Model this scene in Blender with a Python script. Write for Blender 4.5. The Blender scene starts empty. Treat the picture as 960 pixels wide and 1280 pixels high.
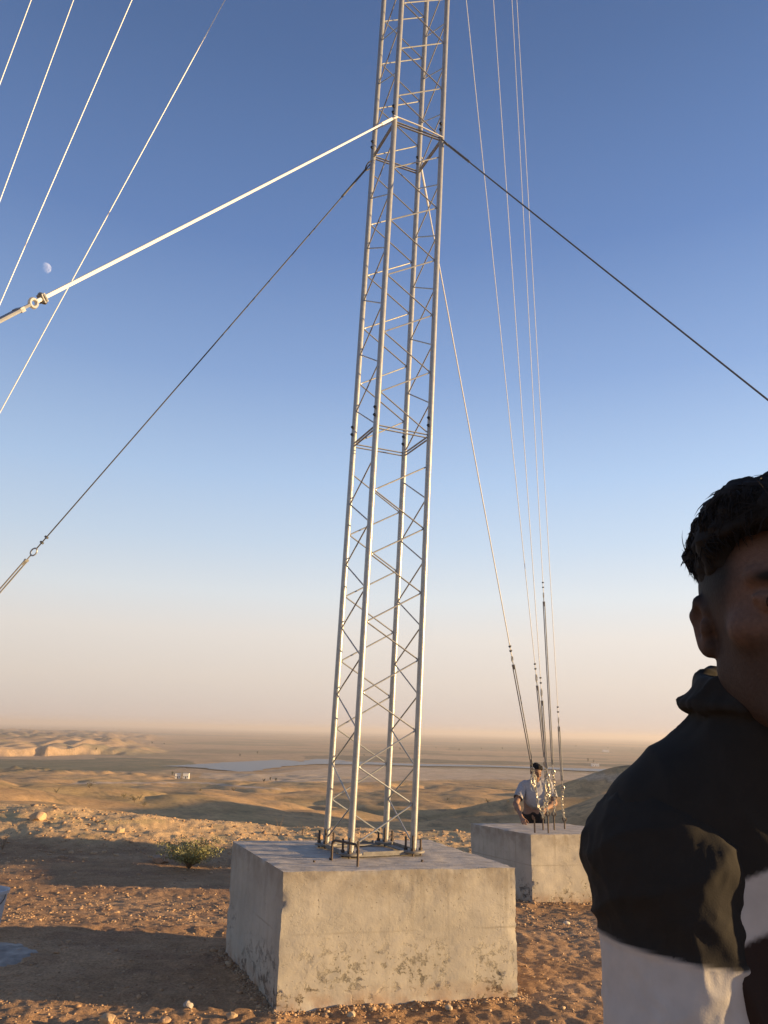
import bpy, math, random
import numpy as np
from mathutils import Matrix, Vector

random.seed(7)
RNG = np.random.default_rng(11)
sc = bpy.context.scene
COL = sc.collection

# ------------------------------------------------------------------ camera
FPX, CX, CY, HC = 961.0, 480.0, 640.0, 1.55          # focal length in photo pixels, camera height
PITCH = math.atan((914 - 640) / FPX)
ROLL = math.radians(1.4)
Fv = np.array([0, math.cos(PITCH), math.sin(PITCH)])
U0 = np.array([0, -math.sin(PITCH), math.cos(PITCH)])
R0 = np.array([1.0, 0, 0])
Rv = math.cos(ROLL) * R0 + math.sin(ROLL) * U0
Uv = -math.sin(ROLL) * R0 + math.cos(ROLL) * U0
CAM = np.array([0, 0, HC])
cam = bpy.data.cameras.new('camera')
cam.sensor_fit = 'HORIZONTAL'
cam.sensor_width = 36
cam.lens = 36 * FPX / 960
cam.clip_start = 0.02
cam.clip_end = 200000
camo = bpy.data.objects.new('camera', cam)
COL.objects.link(camo)
M4 = Matrix(((Rv[0], Uv[0], -Fv[0], 0), (Rv[1], Uv[1], -Fv[1], 0), (Rv[2], Uv[2], -Fv[2], HC), (0, 0, 0, 1)))
camo.matrix_world = M4
sc.camera = camo


def ray(x, y):
    return Fv + Rv * (x - CX) / FPX - Uv * (y - CY) / FPX


def onz(x, y, z):
    d = ray(x, y)
    return CAM + d * (z - HC) / d[2]


def proj(P):
    v = np.asarray(P, float) - CAM
    z = v @ Fv
    return CX + FPX * (v @ Rv) / z, CY - FPX * (v @ Uv) / z


# ------------------------------------------------------------------ helpers
def tag(o, label=None, cat=None, group=None, kind=None):
    if label: o['label'] = label
    if cat: o['category'] = cat
    if group: o['group'] = group
    if kind: o['kind'] = kind
    return o


def empty(name, loc, label, cat, group=None):
    o = bpy.data.objects.new(name, None)
    o.empty_display_size = 0.1
    COL.objects.link(o)
    o.location = [float(a) for a in loc]
    return tag(o, label, cat, group)


def link_mesh(name, me, mat, parent=None):
    o = bpy.data.objects.new(name, me)
    COL.objects.link(o)
    if mat is not None: me.materials.append(mat)
    if parent is not None:
        o.parent = parent
        l = Vector((0, 0, 0))
        p = parent
        while p is not None:
            l += p.location
            p = p.parent
        o.location = -l if parent.type != 'MESH' or True else l
    return o


def mesh_np(name, V, Fq, smooth=False):
    """V (n,3), Fq (m,k) of one face size"""
    V = np.asarray(V, np.float32)
    Fq = np.asarray(Fq, np.int32)
    me = bpy.data.meshes.new(name)
    k = Fq.shape[1]
    me.vertices.add(len(V)); me.vertices.foreach_set('co', V.ravel())
    me.loops.add(Fq.size); me.loops.foreach_set('vertex_index', Fq.ravel())
    me.polygons.add(len(Fq))
    me.polygons.foreach_set('loop_start', np.arange(0, Fq.size, k, dtype=np.int32))
    me.update(calc_edges=True)
    if smooth: me.polygons.foreach_set('use_smooth', np.ones(len(Fq), bool))
    me.validate()
    return me


def set_col(me, C, name='col'):
    C = np.asarray(C, np.float32)
    if C.shape[1] == 3: C = np.hstack([C, np.ones((len(C), 1), np.float32)])
    a = me.color_attributes.new(name, 'FLOAT_COLOR', 'POINT')
    a.data.foreach_set('color', C.ravel())


class MB:
    """collects shapes (world coordinates) into one mesh"""
    def __init__(s): s.v = []; s.f = []

    def add(s, V, F):
        b = len(s.v)
        s.v += [tuple(float(c) for c in p) for p in V]
        s.f += [tuple(b + i for i in f) for f in F]

    def tube(s, pts, r, n=8, cap=True):
        P = [np.array(p, float) for p in pts]
        rs = r if isinstance(r, (list, tuple)) else [r] * len(P)
        T = []
        for i in range(len(P)):
            a = P[max(i - 1, 0)]; b = P[min(i + 1, len(P) - 1)]
            t = b - a
            T.append(t / (np.linalg.norm(t) + 1e-12))
        u = np.cross(T[0], [0, 0, 1.0])
        if np.linalg.norm(u) < 1e-3: u = np.cross(T[0], [1.0, 0, 0])
        u /= np.linalg.norm(u)
        V = []
        for i, p in enumerate(P):
            u = u - T[i] * (u @ T[i]); u /= np.linalg.norm(u)
            w = np.cross(T[i], u)
            for k in range(n):
                a = 2 * math.pi * k / n
                V.append(p + rs[i] * (math.cos(a) * u + math.sin(a) * w))
        F = []
        for i in range(len(P) - 1):
            for k in range(n):
                F.append((i * n + k, i * n + (k + 1) % n, (i + 1) * n + (k + 1) % n, (i + 1) * n + k))
        if cap:
            F.append(tuple(range(n))[::-1]); F.append(tuple((len(P) - 1) * n + k for k in range(n)))
        s.add(V, F)
        return s

    def ring(s, c, a, b, R1, R2, r, n=24, m=6):
        """closed oval torus; a, b unit axes"""
        c, a, b = map(lambda q: np.array(q, float), (c, a, b))
        nrm = np.cross(a, b)
        V = []; F = []
        for i in range(n):
            t = 2 * math.pi * i / n
            d = math.cos(t) * a * R1 + math.sin(t) * b * R2
            o = math.cos(t) * a * R2 + math.sin(t) * b * R1
            o /= np.linalg.norm(o)
            for k in range(m):
                g = 2 * math.pi * k / m
                V.append(c + d + r * (math.cos(g) * o + math.sin(g) * nrm))
        for i in range(n):
            for k in range(m):
                F.append((i * m + k, i * m + (k + 1) % m, ((i + 1) % n) * m + (k + 1) % m, ((i + 1) % n) * m + k))
        s.add(V, F)
        return s

    def box(s, c, ax, ay, az):
        c, ax, ay, az = map(lambda q: np.array(q, float), (c, ax, ay, az))
        V = [c + i * ax + j * ay + k * az for k in (-1, 1) for j in (-1, 1) for i in (-1, 1)]
        s.add(V, [(0, 2, 3, 1), (4, 5, 7, 6), (0, 1, 5, 4), (2, 6, 7, 3), (0, 4, 6, 2), (1, 3, 7, 5)])
        return s

    def lathe(s, c, prof, n=20):
        c = np.array(c, float)
        V = []; F = []
        for r, z in prof:
            for k in range(n):
                a = 2 * math.pi * k / n
                V.append(c + [r * math.cos(a), r * math.sin(a), z])
        for i in range(len(prof) - 1):
            for k in range(n):
                F.append((i * n + k, i * n + (k + 1) % n, (i + 1) * n + (k + 1) % n, (i + 1) * n + k))
        F.append(tuple(range(n))[::-1]); F.append(tuple((len(prof) - 1) * n + k for k in range(n)))
        s.add(V, F)
        return s

    def build(s, name, mat, parent=None, smooth=True):
        me = bpy.data.meshes.new(name)
        me.from_pydata(s.v, [], s.f)
        me.update()
        if smooth:
            me.polygons.foreach_set('use_smooth', np.ones(len(s.f), bool))
            me.set_sharp_from_angle(angle=math.radians(40))
        return link_mesh(name, me, mat, parent)


# numpy gradient noise -------------------------------------------------
def _h(ix, iy, iz=0):
    n = (ix.astype(np.int64) * 374761393 + iy.astype(np.int64) * 668265263 + np.int64(iz) * 2147483647) if np.isscalar(iz) else \
        (ix.astype(np.int64) * 374761393 + iy.astype(np.int64) * 668265263 + iz.astype(np.int64) * 1274126177)
    n = n & 0xffffffff
    n = (n ^ (n >> 13)) * 1274126177 & 0xffffffff
    n = (n ^ (n >> 16)) & 0xffffffff
    return n


def n2(x, y, seed=0):
    x = np.asarray(x, float) + seed * 17.31; y = np.asarray(y, float) - seed * 9.17
    ix = np.floor(x); iy = np.floor(y); fx = x - ix; fy = y - iy
    ux = fx * fx * fx * (fx * (fx * 6 - 15) + 10); uy = fy * fy * fy * (fy * (fy * 6 - 15) + 10)
    def g(dx, dy):
        a = _h(ix + dx, iy + dy, 0) * (2 * math.pi / 4294967296.0)
        return np.cos(a) * (fx - dx) + np.sin(a) * (fy - dy)
    a = g(0, 0); b = g(1, 0); c = g(0, 1); d = g(1, 1)
    return ((a + (b - a) * ux) * (1 - uy) + (c + (d - c) * ux) * uy) * 1.5


def fbm(x, y, oct=4, seed=0, gain=.5):
    s = 0; a = 1.0
    for i in range(oct):
        s = s + a * n2(x * 2 ** i, y * 2 ** i, seed + i)
        a *= gain
    return s


def n3(P, seed=0):
    x, y, z = (P[:, i] + seed * (3.7 + i) for i in range(3))
    ix, iy, iz = np.floor(x), np.floor(y), np.floor(z)
    fx, fy, fz = x - ix, y - iy, z - iz
    u, v, w = (f * f * (3 - 2 * f) for f in (fx, fy, fz))
    def g(a, b, c): return _h(ix + a, iy + b, iz + c) / 4294967296.0
    def L(a, b, t): return a + (b - a) * t
    return 2 * L(L(L(g(0,0,0), g(1,0,0), u), L(g(0,1,0), g(1,1,0), u), v), L(L(g(0,0,1), g(1,0,1), u), L(g(0,1,1), g(1,1,1), u), v), w) - 1


def ss(a, b, x):
    t = np.clip((x - a) / (b - a), 0, 1)
    return t * t * (3 - 2 * t)


def in_poly(px, py, poly):
    """soft-less point in polygon test for arrays"""
    r = np.zeros(px.shape, bool)
    n = len(poly)
    for i in range(n):
        x1, y1 = poly[i]; x2, y2 = poly[(i + 1) % n]
        c = ((y1 > py) != (y2 > py)) & (px < (x2 - x1) * (py - y1) / (y2 - y1 + 1e-12) + x1)
        r ^= c
    return r


# ------------------------------------------------------------------ materials
def mat(name, col, rough=.6, metal=0.0, var=.15, scale=8.0, bump=0.0, bscale=40.0, spec=.5, attr=None, bdist=.01):
    m = bpy.data.materials.new(name)
    m.use_nodes = True
    nt = m.node_tree; N = nt.nodes; Lk = nt.links
    b = N['Principled BSDF']
    b.inputs['Roughness'].default_value = rough
    b.inputs['Metallic'].default_value = metal
    b.inputs['Specular IOR Level'].default_value = spec
    geo = N.new('ShaderNodeNewGeometry')
    nz = N.new('ShaderNodeTexNoise'); nz.inputs['Scale'].default_value = scale; nz.inputs['Detail'].default_value = 5
    Lk.new(geo.outputs['Position'], nz.inputs['Vector'])
    mr = N.new('ShaderNodeMapRange'); mr.inputs['From Min'].default_value = .3; mr.inputs['From Max'].default_value = .7
    mr.inputs['To Min'].default_value = 1 - var; mr.inputs['To Max'].default_value = 1 + var
    Lk.new(nz.outputs['Fac'], mr.inputs['Value'])
    mx = N.new('ShaderNodeVectorMath'); mx.operation = 'SCALE'
    if attr:
        at = N.new('ShaderNodeAttribute'); at.attribute_name = attr
        Lk.new(at.outputs['Color'], mx.inputs[0])
    else:
        mx.inputs[0].default_value = col[:3]
    Lk.new(mr.outputs['Result'], mx.inputs['Scale'])
    Lk.new(mx.outputs['Vector'], b.inputs['Base Color'])
    if bump:
        bn = N.new('ShaderNodeTexNoise'); bn.inputs['Scale'].default_value = bscale; bn.inputs['Detail'].default_value = 6
        Lk.new(geo.outputs['Position'], bn.inputs['Vector'])
        bp = N.new('ShaderNodeBump'); bp.inputs['Strength'].default_value = bump; bp.inputs['Distance'].default_value = bdist
        Lk.new(bn.outputs['Fac'], bp.inputs['Height'])
        Lk.new(bp.outputs['Normal'], b.inputs['Normal'])
    return m


GALV = mat('galvanised_steel', (.33, .335, .325), .34, .35, .12, 30, .1, 120)
GALVD = mat('dark_steel', (.10, .10, .10), .55, .3, .2, 40)  # also colours the two guys seen from their shaded side
RUST = mat('dark_rebar', (.09, .065, .05), .7, .35, .3, 60, .3, 200)
CABLE = mat('steel_cable', (.68, .675, .66), .5, .2, .1, 60)
ROPE = mat('white_cable', (.70, .69, .66), .55, 0, .06, 60)
CHAIN = mat('bright_chain', (.47, .44, .37), .4, .5, .1, 60)
BOLT = mat('black_bolt', (.03, .03, .032), .5, .5, .2, 60)
SKIN = mat('skin', None, .7, 0, .12, 220, .35, 420, spec=.15, attr='col', bdist=.0015)
HAIRM = mat('hair', (.010, .0088, .0085), .8, 0, .3, 60, spec=.2)
CLOTH = mat('cloth', None, .9, 0, .08, 50, .2, 600, spec=.2, attr='col', bdist=.001)
LEAF = mat('leaf', None, .6, 0, .2, 9, attr='col')
WOOD = mat('bark', (.16, .11, .07), .85, 0, .3, 30, .3, 60)
STONE = mat('stone', None, .85, 0, .18, 50, .4, 90, attr='col')
WHITEWALL = mat('white_plaster', (.75, .72, .66), .8, 0, .06, 2)
DARKGLASS = mat('dark_opening', (.03, .03, .035), .3, 0, .1, 2)
ROOFM = mat('roof_sheet', (.60, .58, .54), .7, 0, .1, 2)
PLASTIC = mat('grey_plastic', (.42, .43, .46), .5, 0, .12, 10)
CEMENT = mat('wet_cement', (.30, .265, .225), .9, 0, .4, 9, .6, 60)

# concrete with pits, a stained top edge and trowel streaks
def concrete(name, zlo, zhi, seed, base=(.43, .395, .33)):
    m = bpy.data.materials.new(name); m.use_nodes = True
    nt = m.node_tree; N = nt.nodes; Lk = nt.links
    b = N['Principled BSDF']; b.inputs['Roughness'].default_value = .88; b.inputs['Specular IOR Level'].default_value = .25
    geo = N.new('ShaderNodeNewGeometry')
    mp = N.new('ShaderNodeMapping'); mp.inputs['Location'].default_value = (seed * 3.1, seed * 1.7, seed)
    Lk.new(geo.outputs['Position'], mp.inputs['Vector'])
    def noise(s, d=5, r=.55, st=None):
        n = N.new('ShaderNodeTexNoise'); n.inputs['Scale'].default_value = s; n.inputs['Detail'].default_value = d; n.inputs['Roughness'].default_value = r
        if st:
            q = N.new('ShaderNodeMapping'); q.inputs['Scale'].default_value = st; Lk.new(mp.outputs['Vector'], q.inputs['Vector']); Lk.new(q.outputs['Vector'], n.inputs['Vector'])
        else: Lk.new(mp.outputs['Vector'], n.inputs['Vector'])
        return n.outputs['Fac']
    def rng(v, a, c, lo, hi):
        r = N.new('ShaderNodeMapRange'); r.inputs[1].default_value = a; r.inputs[2].default_value = c; r.inputs[3].default_value = lo; r.inputs[4].default_value = hi
        Lk.new(v, r.inputs[0]); return r.outputs[0]
    def math2(op, a, c):
        r = N.new('ShaderNodeMath'); r.operation = op
        for i, q in enumerate((a, c)):
            if isinstance(q, (int, float)): r.inputs[i].default_value = q
            else: Lk.new(q, r.inputs[i])
        return r.outputs[0]
    def mix(fac, A, B):
        r = N.new('ShaderNodeMix'); r.data_type = 'RGBA'
        Lk.new(fac, r.inputs[0])
        for i, q in ((6, A), (7, B)):
            if isinstance(q, tuple): r.inputs[i].default_value = (*q, 1)
            else: Lk.new(q, r.inputs[i])
        return r.outputs[2]
    sep = N.new('ShaderNodeSeparateXYZ'); Lk.new(geo.outputs['Position'], sep.inputs[0])
    nrm = N.new('ShaderNodeSeparateXYZ'); Lk.new(geo.outputs['True Normal'], nrm.inputs[0])
    zr = rng(sep.outputs[2], zlo, zhi, 0, 1)
    big = noise(2.2, 4); mid = noise(9, 6, .6); fine = noise(60, 4); col_streak = noise(5, 4, .6, (3, 3, .5))
    c0 = mix(rng(big, .35, .65, 0, 1), tuple(.86 * k for k in base), tuple(1.1 * k for k in base))
    c1 = mix(rng(mid, .48, .75, 0, .35), c0, (base[0] * .72, base[1] * .7, base[2] * .68))
    c2 = mix(rng(col_streak, .5, .75, 0, .35), c1, (base[0] * .62, base[1] * .62, base[2] * .62))
    # stained band under the top edge
    topb = math2('MULTIPLY', rng(zr, .72, .98, 0, 1), rng(mid, .3, .6, 0, .75))
    c3 = mix(topb, c2, (base[0] * .55, base[1] * .5, base[2] * .46))
    # honeycomb pits, mostly low on the faces
    pit_zone = math2('MULTIPLY', rng(noise(3.1, 3), .46, .58, 0, 1), rng(zr, .48, .08, .05, 1))
    pit = math2('MULTIPLY', rng(noise(17, 7, .74, (1, 1, 1.2)), .525, .58, 0, 1), pit_zone)
    c4 = mix(math2('MULTIPLY', pit, .9), c3, (.075, .065, .05))
    # air holes, a faint formwork joint and run-off streaks
    hole = rng(noise(70, 2, .5), .70, .73, 0, 1)
    c4 = mix(math2('MULTIPLY', hole, .6), c4, (.10, .085, .065))
    jl = math2('ABSOLUTE', math2('SUBTRACT', math2('ADD', zr, math2('MULTIPLY', mid, .02)), .545), 0)
    c4 = mix(math2('MULTIPLY', rng(jl, .012, .003, 0, .5), rng(big, .4, .55, 0, 1)), c4, (base[0] * .6, base[1] * .58, base[2] * .54))
    drip = math2('MULTIPLY', rng(noise(16, 3, .6, (1, 1, .06)), .58, .68, 0, .5), rng(zr, .35, .95, .1, 1))
    c4 = mix(drip, c4, (base[0] * .5, base[1] * .47, base[2] * .43))
    # soil splashed on the foot
    foot = math2('MULTIPLY', rng(zr, .16, .0, 0, 1), rng(mid, .35, .6, 0, 1))
    c5 = mix(math2('MULTIPLY', foot, .7), c4, (.33, .2, .12))
    # upper face: bluish-grey laitance with brushed dark streaks
    tcol = mix(rng(noise(8, 6, .7, (.9, 2.2, 1)), .44, .72, 0, 1), (.48, .43, .37), (.22, .195, .17))
    up = rng(nrm.outputs[2], .6, .8, 0, 1)
    c6 = mix(up, c5, tcol)
    Lk.new(c6, b.inputs['Base Color'])
    h = math2('ADD', math2('MULTIPLY', fine, .18), math2('MULTIPLY', mid, .28))
    h = math2('SUBTRACT', math2('SUBTRACT', h, math2('MULTIPLY', pit, 1.9)), math2('MULTIPLY', hole, .5))
    bp = N.new('ShaderNodeBump'); bp.inputs['Strength'].default_value = .7; bp.inputs['Distance'].default_value = .012
    Lk.new(h, bp.inputs['Height']); Lk.new(bp.outputs['Normal'], b.inputs['Normal'])
    return m


# ground: colours come from the mesh, grain from noise
def ground_mat():
    m = bpy.data.materials.new('dry_ground'); m.use_nodes = True
    nt = m.node_tree; N = nt.nodes; Lk = nt.links
    b = N['Principled BSDF']; b.inputs['Roughness'].default_value = .95; b.inputs['Specular IOR Level'].default_value = .1
    geo = N.new('ShaderNodeNewGeometry')
    at = N.new('ShaderNodeAttribute'); at.attribute_name = 'col'
    nr = N.new('ShaderNodeAttribute'); nr.attribute_name = 'near'
    def noise(s, d=6, r=.6):
        n = N.new('ShaderNodeTexNoise'); n.inputs['Scale'].default_value = s; n.inputs['Detail'].default_value = d; n.inputs['Roughness'].default_value = r
        Lk.new(geo.outputs['Position'], n.inputs['Vector']); return n.outputs['Fac']
    def rng(v, a, c, lo, hi):
        r = N.new('ShaderNodeMapRange'); r.inputs[1].default_value = a; r.inputs[2].default_value = c; r.inputs[3].default_value = lo; r.inputs[4].default_value = hi
        Lk.new(v, r.inputs[0]); return r.outputs[0]
    def m2(op, a, c):
        r = N.new('ShaderNodeMath'); r.operation = op
        for i, q in enumerate((a, c)):
            if isinstance(q, (int, float)): r.inputs[i].default_value = q
            else: Lk.new(q, r.inputs[i])
        return r.outputs[0]
    fine = noise(55, 5, .7); mid = noise(5, 6, .65); far = noise(.05, 8, .7)
    nearv = m2('MULTIPLY', rng(fine, .3, .7, .62, 1.38), rng(mid, .3, .7, .8, 1.2))
    farv = m2('MULTIPLY', rng(far, .3, .7, .70, 1.30), rng(noise(.5, 5, .75), .3, .7, .72, 1.28))
    farv = m2('MULTIPLY', farv, rng(noise(.9, 3, .8), .58, .66, 1.0, .62))
    mx = N.new('ShaderNodeMix'); mx.data_type = 'FLOAT'
    Lk.new(nr.outputs['Fac'], mx.inputs[0]); Lk.new(farv, mx.inputs[2]); Lk.new(nearv, mx.inputs[3])
    s = N.new('ShaderNodeVectorMath'); s.operation = 'SCALE'
    Lk.new(at.outputs['Color'], s.inputs[0]); Lk.new(mx.outputs[0], s.inputs['Scale'])
    Lk.new(s.outputs['Vector'], b.inputs['Base Color'])
    h = m2('ADD', m2('MULTIPLY', fine, .5), m2('MULTIPLY', mid, 1.0))
    bp = N.new('ShaderNodeBump'); bp.inputs['Distance'].default_value = .03
    Lk.new(m2('MULTIPLY', nr.outputs['Fac'], .6), bp.inputs['Strength'])
    Lk.new(h, bp.inputs['Height']); Lk.new(bp.outputs['Normal'], b.inputs['Normal'])
    return m


# ------------------------------------------------------------------ terrain
LAKE = [(200, 957), (225, 956.5), (247, 955.5), (282, 952.8), (320, 951), (350, 949.6), (362, 950.3), (375, 952.3), (385, 950.3), (395, 948.3), (412, 949), (428, 950.6),
        (426, 955), (410, 954.8), (390, 955.5), (362, 957.5), (340, 960), (315, 964.5), (295, 964.2), (262, 960.5), (235, 958.6)]
RIVER = [(426, 951.8), (455, 952.2), (480, 953.4), (530, 955.2), (600, 956.2), (640, 957.6), (680, 958.8), (720, 960.2), (800, 962.2), (900, 965), (900, 968), (800, 965.5), (720, 963.2), (680, 961),
         (640, 959.2), (600, 958.2), (530, 957.4), (480, 956), (455, 955.3), (426, 955.4)]
ZP = -55.0                                                   # level of the plain
PE = np.array([0, 4, 24, 80, 180, 284, 484, 784, 1034, 1100, 1e6])
PZ = np.array([0, -.8, -7, -18, -24.5, -27.5, -35, -45.5, -54, ZP, ZP]) 


def soft_pchip(e):
    # piecewise-linear profile, averaged over a window growing with distance to round its corners
    s = 0
    for k in (-.2, -.1, 0, .1, .2):
        s = s + np.interp(e * (1 + k), PE, PZ)
    return s / 5


def pix(x, y, z):
    v0 = x * Fv[0] + y * Fv[1] + (z - HC) * Fv[2]
    v0 = np.where(v0 < .01, .01, v0)
    a = CX + FPX * (x * Rv[0] + y * Rv[1] + (z - HC) * Rv[2]) / v0
    b = CY - FPX * (x * Uv[0] + y * Uv[1] + (z - HC) * Uv[2]) / v0
    return a, b


def dist_mask(x, y, poly_w, w):
    """1 inside the world-space polygon, fading over w outside (coarse)"""
    px = [p[0] for p in poly_w]; py = [p[1] for p in poly_w]
    d = np.full(x.shape, 1e9)
    n = len(poly_w)
    for i in range(n):
        ax, ay = poly_w[i]; bx, by = poly_w[(i + 1) % n]
        dx, dy = bx - ax, by - ay
        t = np.clip(((x - ax) * dx + (y - ay) * dy) / (dx * dx + dy * dy + 1e-9), 0, 1)
        d = np.minimum(d, np.hypot(x - ax - t * dx, y - ay - t * dy))
    ins = in_poly(x, y, poly_w)
    return np.where(ins, 1.0, np.clip(1 - d / w, 0, 1))


ZW = ZP + .4
LAKE_W = [tuple(onz(px, py, ZW)[:2]) for px, py in LAKE]
RIVER_W = [tuple(onz(px, py, ZW)[:2]) for px, py in RIVER]


def H(x, y, detail=True):
    x = np.asarray(x, float); y = np.asarray(y, float)
    r = np.hypot(x, y)
    az = np.degrees(np.arctan2(x, np.maximum(y, 1e-6)))
    z = -.32 * ss(6.4, 9.8, y)
    z = z - .18 * np.exp(-((x - 2.3) ** 2 + (y - 12) ** 2) / 1.6 ** 2)
    # loose bank thrown up along the edge, higher towards the left
    cen = 15.2 + .5 * n2(x * .25, y * 0 + 3.3)
    amp = .03 + .30 * ss(-1.2, -5.8, x)
    amp = amp * (1 + .35 * n2(x * .6, y * .5, 4))
    z = z + amp * np.exp(-np.abs((y - cen) / np.where(y < cen, 1.7, 2.2)) ** 2.2)
    # unseen heap added on the right to cast a shadow band leftward
    z = z + 1.75 * np.exp(-np.abs((x - 7.0) / 1.75) ** 2.6 - np.abs((y - 12.0) / 1.0) ** 4) * (1 + .12 * n2(x * 1.1, y * 1.3, 6))
    edge = 16.2
    e = np.maximum(np.maximum(y - edge, np.abs(x) - 30), -y - 40)
    e = np.maximum(e, 0)
    z = z + soft_pchip(e)
    # rolling hills that die out on the plain
    hp = ss(60, 260, e) * (1 - ss(820, 1080, e))
    calm = 1 - .85 * np.exp(-((x - 10) / 110) ** 2 - ((y - 215) / 85) ** 2)
    hills = (5.5 * n2(x / 210, y / 230, 21) + 2.5 * n2(x / 90, y / 115, 22)) * (1 - .55 * ss(450, 850, r))
    gul = 1 - np.abs(n2(x / 65 + .4 * n2(x / 40, y / 40, 5), y / 150, 31)) * 2
    hills = hills - 3.0 * np.clip(gul, 0, 1) ** 2 * (1 - .5 * ss(450, 850, r))
    z = z + hp * calm * hills + ss(18, 70, e) * (1 - ss(900, 1080, e)) * .55 * (.35 + .65 * calm) * fbm(x / 24, y / 30, 4, 40)
    def hump(cx_, cy_, sx, sy, h, p=2.0):
        return h * np.exp(-np.abs((x - cx_) / sx) ** p - np.abs((y - cy_) / sy) ** p)
    z = z + hump(88, 205, 42, 55, 21) + hump(215, 225, 78, 84, 38, 6) + hump(-66, 150, 45, 45, 8) + hump(-135, 235, 60, 60, 9)                       # dark hill behind the far block; unseen ridge added to shade it; left-hand rises
    z = z + hump(170, 475, 66, 34, 23) + hump(90, 335, 45, 22, 9)
    z = z + hump(-95, 330, 70, 60, 6) + hump(-40, 430, 80, 60, 3.5)
    # hummocks with gullied sides in front of the green strip, far left
    q = hump(-330, 800, 120, 60, 5, 2) * (.8 + .9 * n2(x / 26, y / 40, 51) + .5 * n2(x / 9, y / 14, 52))
    z = z + q
    # bluff on the far left, eroded face
    face = 1480 + 90 * n2(x / 160, 0 * y + .5, 61) + 55 * n2(x / 34, y / 300, 62) + 20 * n2(x / 11, y / 200, 66) + (az + 27) * 14
    lf = 1 - ss(-19.5, -14.5, az + 2.5 * n2(x / 120, y / 200, 63))
    up = ss(0, 22, r - face) * (12.5 + 8 * n2(x / 60, y / 90, 64) + 6 * n2(x / 20, y / 200, 67)) + ss(30, 420, r - face) * 9 * (1 + .3 * n2(x / 180, y / 260, 65))
    z = z + lf * up * (1 - ss(3500, 8000, r)) * ss(-40, -33, az + 3) if False else z + lf * up * (1 - ss(3500, 8000, r))
    # far plain
    z = z + ss(1100, 1700, r) * (1.2 * n2(x / 420, y / 500, 71) + .5 * n2(x / 90, y / 120, 72))
    z = z + ss(6000, 14000, r) * 9 * (n2(x / 4200, y / 5200, 73) + .2)
    wm = np.maximum(dist_mask(x, y, LAKE_W, 40), dist_mask(x, y, RIVER_W, 30))
    wet = ss(0, .9, wm) * ss(850, 1000, r)
    z = z * (1 - wet) + (ZP - 1.2) * wet
    if detail:
        nf = 1 - ss(22, 40, r)
        rough = .0105 * fbm(x / .35, y / .35, 5, 81, .66) + .007 * n2(x / .07, y / .07, 86) + .014 * n2(x / 1.3, y / .9, 85)
        bank = ss(12.2, 13.8, y) * (1 - ss(19, 26, y))
        rough = rough + bank * (.020 * fbm(x / .45, y / .45, 5, 91, .66) + .03 * n2(x / 1.6, y / 1.2, 97))
        # wheel and shovel ruts
        rough = rough + (1 - bank) * .012 * n2(x / 2.2, y / .28, 95)
        z = z + nf * rough
    return z


def H1(x, y): return float(H(np.array([x]), np.array([y]))[0])


def hit(px, py, lo=2.0, hi=40000.0):
    """first ground point behind a photo pixel"""
    d = ray(px, py)
    t = np.exp(np.linspace(math.log(lo), math.log(hi), 6000))
    P = CAM + d * t[:, None]
    u = np.nonzero(P[:, 2] < H(P[:, 0], P[:, 1]))[0]
    i = u[0] if len(u) else len(t) - 1
    a, b = t[max(i - 1, 0)], t[i]
    for _ in range(30):
        m_ = (a + b) / 2; q = CAM + d * m_
        if q[2] < H1(q[0], q[1]): b = m_
        else: a = m_
    return CAM + d * b


th = np.radians(np.concatenate([np.arange(-33, 33.01, .15), np.arange(37, 324, 4.0)]))
rl = []
r_ = .5
while r_ < 60000:
    rl.append(r_)
    r_ *= 1.012 if r_ < 4.2 else 1.0042 if r_ < 14.5 else 1.0075 if r_ < 19 else 1.02 if r_ < 70 else 1.011 if r_ < 1280 else 1.005 if r_ < 1850 else 1.011 if r_ < 2400 else 1.035
rl = np.array(rl)
TR, TT = np.meshgrid(rl, th, indexing='ij')
TX = TR * np.sin(TT); TY = TR * np.cos(TT)
TZ = H(TX, TY)
nr_, nt_ = TR.shape
V = np.stack([TX, TY, TZ], -1).reshape(-1, 3)
V = np.vstack([V, [[0, 0, H1(0, 0)]]])
idx = np.arange(nr_ * nt_).reshape(nr_, nt_)
nx_ = np.roll(idx, -1, axis=1)
Q = np.stack([idx[:-1], nx_[:-1], nx_[1:], idx[1:]], -1).reshape(-1, 4)[:, ::-1]
me = bpy.data.meshes.new('ground')
tri = np.stack([np.full(nt_, nr_ * nt_), nx_[0], idx[0]], -1)[:, ::-1]
me.vertices.add(len(V)); me.vertices.foreach_set('co', V.astype(np.float32).ravel())
LI = np.concatenate([Q.ravel(), tri.ravel()]).astype(np.int32)
me.loops.add(len(LI)); me.loops.foreach_set('vertex_index', LI)
me.polygons.add(len(Q) + len(tri))
me.polygons.foreach_set('loop_start', np.concatenate([np.arange(len(Q)) * 4, len(Q) * 4 + np.arange(len(tri)) * 3]).astype(np.int32))
me.update(calc_edges=True)
me.polygons.foreach_set('use_smooth', np.ones(len(me.polygons), bool))
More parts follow.
